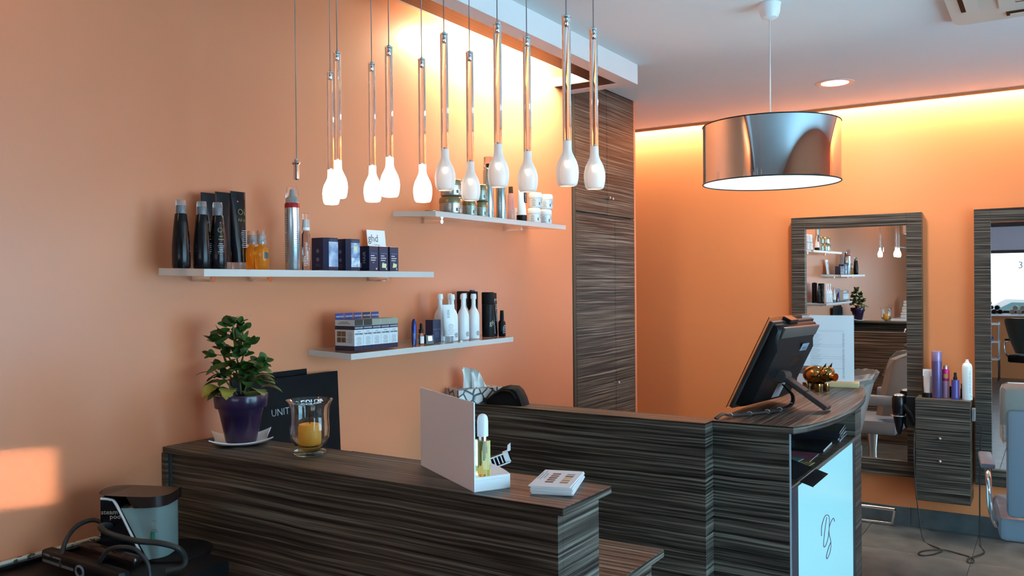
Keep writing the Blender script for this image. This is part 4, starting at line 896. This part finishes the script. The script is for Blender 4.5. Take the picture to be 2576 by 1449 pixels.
# hair dryer in its ring holder
t=thing('dryer_holder','black bracket with a chrome ring holding the hair dryer, left of the drawer unit','holder',(1.5718,6.06,.77),0)
G().box(-.06,-.001,-.03,.03,-.06,.13,bev=.002).ob('bracket',BLACK,t)
G().tube([(-.105+.05*cos(2*pi*k/28),.0+.05*sin(2*pi*k/28),.0) for k in range(28)],.004,8,closed=True,cap=False).ob('ring',CHROME,t)
t=thing('hair_dryer','black hair dryer hanging nozzle down in the ring','hair dryer',(1.4668,6.06,.77),0)
G().lathe(solid([(.008,-.125),(.018,-.10),(.030,-.04),(.036,.0),(.043,.05),(.043,.11),(.036,.13)]),26).ob('dryer_body',BLACKG,t)
G().lathe(solid([(.034,.1305),(.030,.137),(.012,.142)]),22).ob('rear_grille',STEEL,t)
g=G(); g.tube([(.03,-.02,.07),(.075,-.03,.02),(.10,-.035,-.04)],[.018,.016,.015],12); g.ob('dryer_grip',BLACK,t)
t=thing('power_cord','thin black cord hanging from the drawer unit and looping over the floor','cord',(0,0,0),0)
P=[(1.566,6.03,.75),(1.568,5.96,.55),(1.575,5.96,.35),(1.60,5.95,.12),(1.625,5.93,.006),(1.68,5.84,.005),(1.745,5.77,.005),(1.71,5.66,.005),(1.655,5.60,.005),(1.63,5.64,.005),(1.66,5.71,.006),(1.75,5.77,.009),(1.84,5.75,.005),(1.91,5.70,.005),(1.925,5.62,.005),(1.895,5.60,.005),(1.895,5.67,.006),(1.93,5.74,.009),(1.965,5.86,.005),(1.935,6.0,.005),(1.93,6.05,.10),(1.925,6.14,.35),(1.93,6.15,.60),(1.935,6.16,.72),(1.892,6.13,.76)]
o=G().tube(spline(P,7),.0042,6).ob('cord',RUBBER,t)
G().box(1.8852,1.905,6.08,6.14,.76,.84,bev=.003).ob('plug_block',mat('grey_socket',(.25,.25,.25),.3),t)

# ================================================================ SALON CHAIRS
SILV=mat('silver_leatherette',(.17,.21,.26),.35); TAUPE=mat('taupe_leatherette',(.30,.27,.24),.35); FILM_=mat('crumpled_clear_film',(.8,.85,.85),.12,trans=.9,ior=1.15,bump=.9,bscale=25)
def rounded(g,x0,x1,y0,y1,z0,z1,b,M=None): return g.box(x0,x1,y0,y1,z0,z1,bev=b,M=M)
def shell(w,z0,z1,dep,th,a_=1.0,lean=.12,n=16,m_=8,rim=.5):
    vs=[];fs=[]
    for s in (0,1):
        for i in range(m_+1):
            for j in range(n+1):
                u=-1+2*j/n; v=i/m_; ww=w/2*(.66+.34*math.sin(pi*min(1,v*1.1)*.5)); zz=z0+(z1-z0)*v
                if v>.7: zz-= (abs(u)**4)*(z1-z0)*.10*(v-.7)/.3
                y=-dep*math.cos(u*1.2*a_)-lean*v; x=ww*math.sin(u*1.2*a_)/math.sin(1.2*a_)
                k=1-(th/(w/2))*s
                vs.append((x*k,y+th*s,zz-(0.0)*s))
    N_=(m_+1)*(n+1)
    for i in range(m_):
        for j in range(n): a=i*(n+1)+j; fs.append((a,a+1,a+n+2,a+n+1)); fs.append((N_+a,N_+a+n+1,N_+a+n+2,N_+a+1))
    bd=[j for j in range(n+1)]+[i*(n+1)+n for i in range(1,m_+1)]+[m_*(n+1)+j for j in range(n-1,-1,-1)]+[i*(n+1) for i in range(m_-1,0,-1)]
    for k in range(len(bd)): a,b=bd[k],bd[(k+1)%len(bd)]; fs.append((a,N_+a,N_+b,b))
    return vs,fs
def chair(x,y,rz,lbl,seatm,backm,cover=True,sq=False,hz=0.0,loops=True):
    t=thing('salon_chair',lbl,'chair',(x,y,0),rz)
    rounded(G(),-.25,.25,-.22,.27,.46+hz,.57+hz,.025).ob('seat',seatm,t)
    if sq: rounded(G(),-.225,.225,-.285,-.215,.60+hz,1.075+hz,.02,M=Matrix.Rotation(R(2),4,'X')).ob('backrest',backm,t)
    else:
        vs,fs=shell(.56,.60+hz,1.10+hz,.30,.05); G().add(vs,fs,0,True).ob('backrest',backm,t)
    if cover:
        if sq:
            rounded(G(),-.238,.238,-.30,-.20,.98+hz,1.16+hz,.03).ob('headrest',TAUPE,t)
            c=rounded(G(),-.246,.246,-.312,-.188,.90+hz,1.175+hz,.03).ob('plastic_cover',FILM_,t)
        else:
            vs,fs=shell(.61,.92+hz,1.135+hz,.325,.004,n=30); rr=random.Random(3)
            vs=[(a+rr.uniform(-.004,.004),b+rr.uniform(-.004,.004),c+rr.uniform(-.004,.004)) for a,b,c in vs]; c=G().add(vs,fs,0,True).ob('plastic_cover',FILM_,t)
        c['label']='clear plastic cover over the backrest'
    for s in (-1,1):
        if not loops: rounded(G(),s*.275-.03,s*.275+.03,-.40 if s<0 else -.28,.02,.69,.77,.015).ob('arm_pad',seatm,t); continue
        G().tube(spline([(s*.255,-.10,.50+hz),(s*.285,-.20,.60+hz),(s*.29,-.18,.74+hz),(s*.29,.02,.76+hz),(s*.28,.20,.74+hz),(s*.27,.24,.60+hz),(s*.255,.20,.50+hz)],6),.012,10).ob('armrest_loop',CHROME,t)
        rounded(G(),s*.29-.03,s*.29+.03,-.14,.18,.765+hz,.79+hz,.01).ob('arm_pad',seatm,t)
    G().lathe(solid([(.035,.10),(.03,.30),(.045,.46+hz)]),20).ob('column',CHROME,t)
    for k in range(5):
        a=2*pi*k/5+(.35 if loops else pi/2); g=G(); g.tube([(0,0,.10),(.12*cos(a),.12*sin(a),.085),(.33*cos(a),.33*sin(a),.028)],[.028,.022,.012],10); g.ob('leg',CHROME,t)
    return t
chair(1.05,5.15,R(90),'salon chair with a plastic covered back, behind the reception counter',SILV,TAUPE,loops=False)
chair(2.345,4.62,R(6),'silver grey salon chair with a chrome arm at the right edge',SILV,SILV,True,True,.02)
chair(2.02,-1.7,R(200),'black salon chair seen in the right mirror',BLACKM,mat('dark_green_vinyl',(.02,.03,.03),.35),False,False,-.03)
def footrest(x,lbl):
    t=thing('footrest',lbl,'footrest',(x,6.12,0),0,'chrome footrests under the mirrors')
    for nm,a,b in (('top_bar',(-.26,.02,.125),(.26,.02,.125)),('bottom_bar',(-.235,.08,.012),(.235,.08,.012)),('side_bar',(.26,.02,.125),(.235,.08,.012)),('side_bar',(-.26,.02,.125),(-.235,.08,.012))):
        G().tube([a,b],.0115,10).ob(nm,CHROME,t)
footrest(1.165,'chrome footrest loop on the floor under the left mirror'); footrest(2.315,'chrome footrest bar under the right mirror, mostly out of frame')

# ================================================================ ITEMS SEEN IN THE LEFT MIRROR (inner desk)
t=thing('tinsel_garland','green tinsel garland trailing over the edge of the inner desk','garland',(0,0,0),0)
g=G(); gp=spline([(.80,2.42,.812),(.70,2.40,.815),(.62,2.48,.815),(.56,2.535,.812),(.55,2.562,.78),(.56,2.565,.70),(.58,2.565,.60)],8)
rr=random.Random(5)
for p in gp:
    for k in range(14):
        a=rr.uniform(0,2*pi); b=rr.uniform(-1,1); q=Vector((cos(a),sin(a),b)).normalized()*.018; s=q.orthogonal().normalized()*.0012; p0=Vector(p)+Vector((0,.01,.008 if p.z<.8 else .004))
        g.add([p0-s,p0+s,p0+q],[(0,1,2)])
o=g.ob('tinsel',mat('green_tinsel',(.02,.22,.10),.25,.6),t); o['kind']='stuff'
t=thing('note_block','pale yellow note leaning against the card terminal','note',(.70,2.49,.7985),0); G().box(-.045,.045,-.002,.0,0,.075,M=Matrix.Rotation(R(25),4,'X')).ob('note_sheet',NOTE,t)
t=thing('card_terminal','black desk phone behind the yellow note','phone',(.69,2.40,.7985),0); G().prism([(-.06,0),(.07,0),(.05,.115),(.01,.15)],-.05,.05,M=Matrix.Rotation(R(90),4,'Z')@Matrix.Rotation(R(90),4,'X')).ob('body',BLACKM,t); G().tube([(-.045,.05,.06),(-.045,.05,.21)],.0025,6).ob('antenna',STEEL,t); G().ball((.0,.055,.07),.012,.004,.012).ob('dial',STEEL,t)
t=thing('water_bottle','clear water bottle with a green cap and label on the inner desk','bottle',(.86,2.20,.7985),0)
G().lathe(solid([(.030,0),(.032,.004),(.032,.12),(.026,.15),(.014,.172),(.0135,.18)]),24).ob('bottle_body',GLASS,t); G().lathe([(.0325,.045),(.0325,.085)],24).ob('label_band',mat('lime_label',(.40,.45,.10),.5),t); G().lathe(solid([(.016,.1805),(.016,.198)]),18).ob('cap_collar',WHITE,t); G().lathe(solid([(.012,.1985),(.012,.22)]),16).ob('cap',mat('green_cap',(.02,.40,.16),.4),t)

# ================================================================ BEHIND THE CAMERA (seen in mirrors and chrome)
t=thing('towel_shelf','white wall shelf carrying folded white towels, seen in the left mirror','shelf',(.001,-1.45,1.02),0); G().box(0,.42,0,.5,0,.04,bev=.001).ob('shelf_board',WHITE,t)
def towel(x,y,z,l,w_=.30):
    t=thing('towel',l,'towel',(x,y,z),0,'folded white towels')
    G().box(0,w_,0,.22,0,.052,bev=.018).ob('fold',mat('towel_white',(.8,.79,.78),.9,bump=.5,bscale=400),t); G().box(.004,w_-.004,.005,.215,.0525,.085,bev=.012).ob('upper_fold',MC['towel_white'],t)
for k in range(3): towel(.09+.02*k,-1.35,1.0605+.0855*k,['folded white towel at the bottom of the stack','folded white towel in the middle of the stack','folded white towel on top of the stack'][k],.30-.03*k)
t=thing('wall_rail','white curtain rail along the wall near the towels','rail',(.05,-2.2,2.11),0); G().tube([(0,0,0),(0,1.1,0)],.012,10).ob('rod',WHITE,t)
for y in (.05,1.05): G().tube([(-.049,y,0),(0,y,0)],.008,8).ob('bracket',WHITE,t)
t=thing('tall_locker','pale grey locker standing beyond the towels','locker',(.30,-2.6,0),0); G().box(0,.5,0,.5,0,2.26,bev=.002).ob('body',mat('locker_grey',(.55,.58,.62),.5),t); G().box(.02,.48,.5,.516,.05,2.2,bev=.001).ob('door',MC['locker_grey'],t)
t=thing('trolley','white work trolley in front of the shop window','trolley',(1.35,-2.9,0),0)
for z in (.35,.62,.90): G().box(-.2,.2,-.15,.15,z,z+.02,bev=.001).ob('shelf_board',WHITE,t)
for x in (-.19,.19):
    for y in (-.14,.14): G().tube([(x,y,.03),(x,y,.95)],.008,8).ob('post',STEEL,t)
t=thing('blue_basin','blue plastic basin on the trolley','basin',(1.35,-2.9,.6205),0); G().lathe([(.0001,0),(.09,0),(.13,.08),(.125,.08),(.086,.005),(.0001,.005)],24).ob('bowl',mat('blue_plastic',(.02,.08,.40),.3),t)
sill=1.051
for k,(x,z) in enumerate(((1.36,0),(1.45,0),(1.54,0),(1.405,.065),(1.495,.065),(1.38,.13))):
    t=thing('rolled_towel','black rolled towel in the small pyramid on the window sill','towel',(x,-3.36,sill+z),0,'black rolled towels on the window sill'); G().tube([(0,-.1,.036),(0,.1,.036)],.036,14).ob('roll',BLACKM,t)
for k,(x,z) in enumerate(((1.70,0),(1.80,0),(1.90,0),(1.75,.062),(1.85,.062))):
    t=thing('rolled_towel','beige rolled towel beside the black ones on the window sill','towel',(x,-3.36,sill+z),0,'beige rolled towels on the window sill'); G().tube([(0,-.1,.036),(0,.1,.036)],.036,14).ob('roll',mat('beige_towel',(.30,.22,.17),.9),t)
# a parked car and the street outside the front window
t=thing('parked_car','pale car parked outside, seen through the front window','car',(2.4,-6.4,-.25),0)
body=[(-2.1,.25),(2.1,.25),(2.15,.7),(1.9,.95),(1.15,1.05),(.55,1.45),(-.9,1.48),(-1.6,1.08),(-2.12,.95)]
G().prism(body,-.8,.8,M=Matrix.Rotation(R(90),4,'X')).ob('car_body',mat('pale_car_paint',(.55,.65,.68),.2),t)
G().prism([(.98,1.07),(.5,1.40),(-.8,1.42),(-1.4,1.09)],-.81,.81,M=Matrix.Rotation(R(90),4,'X')).ob('car_windows',mat('car_glass',(.10,.25,.28),.1),t)
for x in (-1.35,1.35):
    for y in (-.72,.72): G().tube([(x,y-.1,.32),(x,y+.1,.32)],.32,20).ob('wheel',RUBBER,t)
struct(G().box(-8,12,-14,-3.63,-.35,-.25).box(5.6,14,-14,9,-.35,-.25).ob('ground',noisy('pavement',(.25,.25,.25),(.32,.32,.31),6,.8)))

# ================================================================ BOTTOM LEFT: TRAY TROLLEY WITH STEAM STYLER
t=thing('tray_trolley','black tray trolley with a chipped pale rim against the left wall','trolley',(.28,1.0,.93),0)
ZT=0.0
G().box(-.275,.19,-.9,.50,-.05,-.012,bev=.004).ob('tray_base',BLACK,t)
lab(G().box(-.277,-.262,-.9,.55,-.0119,.006,bev=.002).ob('rim',noisy('chipped_rim',(.55,.50,.40),(.05,.04,.03),70,.6,detail=2,lo=.58,hi=.62),t),'chipped pale rim along the wall')
G().box(-.2615,-.245,-.9,.55,-.0119,.0,bev=.002).ob('inner_rim',BLACKG,t)
for x in (-.25,.165):
    for y in (-.85,.47): G().tube([(x,y,-.93),(x,y,-.05)],.012,10).ob('post',BLACK,t)
SB=.919
t=thing('steam_styler','black steam unit with a clear water tank and a silver slanted stripe','steamer',(.235,1.405,SB),0); t.scale=(.90,.90,.80)
# body in a local frame: s along the camera's right, d away from the camera
SM=Matrix(((RX,-RY,0,0),(RY,RX,0,0),(0,0,1,0),(0,0,0,1)))
def sg(g,name,mt): g.xf(SM); return g.ob(name,mt,t)
hw=.062
XZ=Matrix.Rotation(R(90),4,'X')
g=G(); g.prism([(-.10,0),(.045,0),(.028,.01),(-.052,.198),(-.062,.208),(-.10,.213)],-hw,hw,M=XZ); sg(g,'body_shell',BLACKG)
g=G(); P=spline([(-.098,-hw-.001,.212),(-.072,-hw-.001,.209),(-.054,-hw-.001,.195),(-.01,-hw-.001,.095),(.028,-hw-.001,.008)],6); g.tube(P,.0045,8); lab(sg(g,'silver_stripe',mat('bright_silver',(.78,.79,.82),.3,.25)),'bright silver stripe')
g=G(); poly=[(-.085,-hw+.002)]+[(.085+.035*0,-hw+.002)]
def closed(P,n=6):
    P=[Vector((p[0],p[1],0)) for p in P]; m_=len(P); out=[]
    for i in range(m_):
        a,b,c,d=P[i-1],P[i],P[(i+1)%m_],P[(i+2)%m_]
        for k in range(n):
            u=k/n; q=.5*((2*b)+(c-a)*u+(2*a-5*b+4*c-d)*u*u+(-a+3*b-3*c+d)*u**3); out.append((q.x,q.y))
    return out
lid=[(-.105,hw-.01),(-.10,-hw-.002),(.02,-hw-.012),(.058,-hw-.005),(.085,-hw+.02),(.092,-.01),(.090,hw-.012),(.075,hw)]
g.prism(closed(lid),.182,.226,sm=True); v_=[]
for i,v in enumerate(g.v):
    x,y,z=v
    if z<.2 and x<0: z=.205
    if z>.2: z=.226-.010*max(0,(x+.1)/.19)
    v_.append((x,y,z))
g.v=v_; sg(g,'lid',mat('brown_black_gloss',(.022,.012,.010),.18))
tank=[(.040,-hw+.002),(.050,-hw+.002),(.066,-hw+.004),(.082,-hw+.022),(.088,-.01),(.086,hw-.014),(.072,hw-.004),(.03,hw-.004)]
tank=closed(tank,4)
g=G(); vs=[];fs=[]
for z,sh in ((.008,0),(.07,-.03),(.125,-.055),(.18,-.08)):
    for i,(x,y) in enumerate(tank): vs.append((x+(sh*max(0,min(1,(.062-x)/.02))),y,z))
k=len(tank); fs=[tuple(range(k))[::-1],tuple(range(3*k,4*k))]+[(j*k+i,j*k+(i+1)%k,j*k+k+(i+1)%k,j*k+k+i) for i in range(k) for j in range(3)]
g.add(vs,fs,0,True); lab(sg(g,'water_tank',mat('cloudy_tank',(.27,.34,.33),.22,trans=.35,ior=1.2)),'cloudy clear water tank')
g=G(); M=frame((.0,-hw-.0012,0),(1,0,0),(0,0,1)); text(g,'steam',.021,M@Matrix.Translation((-.073,.160,0)),bold=.0003); text(g,'pod',.021,M@Matrix.Translation((-.056,.145,0)),bold=.0003); sg(g,'lettering',mat('bronze_ink',(.30,.24,.20),.4))
g=G(); g.box(.050,.060,-hw-.0006,-hw+.001,.07,.098); sg(g,'green_gauge',mat('gauge_green',(.02,.22,.12),.4))
g=G(); bars(g,frame((.058,-hw+.0002,.135),(1,0,0),(0,0,1)),.02,1); bars(g,frame((.058,-hw+.0002,.105),(1,0,0),(0,0,1)),.03,2); sg(g,'small_print',INK)
G().lathe(solid([(.112,-.0055),(.112,.004),(.10,.010)]),36,(.045,.075)).ob('base_plate',BLACKM,t)
# hose
t=thing('steam_hose','thick black hose looping around the steam unit','hose',(0,0,0),0)
G().tube(spline([(.1667,1.3403,1.0068),(.1368,1.3212,1.0214),(.1199,1.2865,1.0122),(.1347,1.2484,.989),(.1550,1.223,.955),(.17,1.215,.930)],7),.0062,10).ob('hose_loop',RUBBER,t)
G().tube(spline([(.2168,1.3203,1.0180),(.2355,1.2956,1.028),(.2755,1.2556,1.0385),(.3139,1.2564,1.0278),(.3781,1.2855,1.0121),(.4287,1.3179,1.0056),(.4579,1.3484,.9901),(.4566,1.3711,.9615),(.453,1.3687,.9361),(.4249,1.3397,.927)],7),.0075,10).ob('hose_loop',RUBBER,t)
G().tube(spline([(.29,1.235,.940),(.3126,1.2397,.9742),(.3336,1.2433,.9938),(.3629,1.2521,1.0024),(.3963,1.2734,.9962),(.4213,1.2894,.963),(.43,1.29,.927)],7),.0055,10).ob('hose_loop',RUBBER,t)
# straightening iron
t=thing('hair_straightener','black steam hair straightener lying open across the trolley','straightener',(0,0,0),0)
def bar(a,b,w_,h_,name,mt,bev=.006):
    a=Vector(a);b=Vector(b); d=(b-a); L_=d.length; d.normalize(); s=d.cross(Vector((0,0,1))).normalized(); u=s.cross(d)
    M=Matrix((d,s,u)).transposed().to_4x4(); M.translation=a
    o=G().box(0,L_,-w_/2,w_/2,-h_/2,h_/2,bev=bev,M=M).ob(name,mt,t); return M,L_
M1,L1=bar((.0737,1.2286,.945),(.41,1.235,.937),.034,.034,'lower_arm',BLACK,.008)
M2,L2=bar((.15,1.285,.965),(.37,1.30,.955),.030,.022,'upper_arm',mat('brown_black_gloss'),.008)
g=G(); g.box(.012,.15,.0172,.0185,-.013,-.006,M=M1); v=[(.15,-.013),(.19,-.022),(.205,-.018),(.21,-.006),(.205,.006),(.19,.010),(.175,.004),(.15,-.006)]
o=g.ob('silver_strip',mat('blue_grey_metal',(.25,.32,.40),.3,.6),t)
g=G(); g.tube([tuple(M1@Vector((.178+.016*cos(2*pi*k/20),.0175,-.008+.013*sin(2*pi*k/20)))) for k in range(20)],.0035,6,closed=True,cap=False); g.ob('silver_ring',MC['blue_grey_metal'],t)
MT=M1@frame((0,.0174,0),(1,0,0),(0,0,1))
MT=M1@Matrix.Translation((0,.0174,0))@Matrix.Rotation(R(90),4,'X')
g=G(); text(g,"L'ORÉAL",.0085,MT@Matrix.Translation((.030,.004,0))@Matrix.Identity(4)); text(g,'x ROWENTA',.007,MT@Matrix.Translation((.075,.004,0))); g.ob('lettering',LINK,t)

# small print and lettering is too fine to pick apart
for o in bpy.data.objects:
    n=o.name.split('.')[0]
    if o.parent and (n.endswith('print') or n in ('small_print','tab_lettering')): o['kind']='stuff'
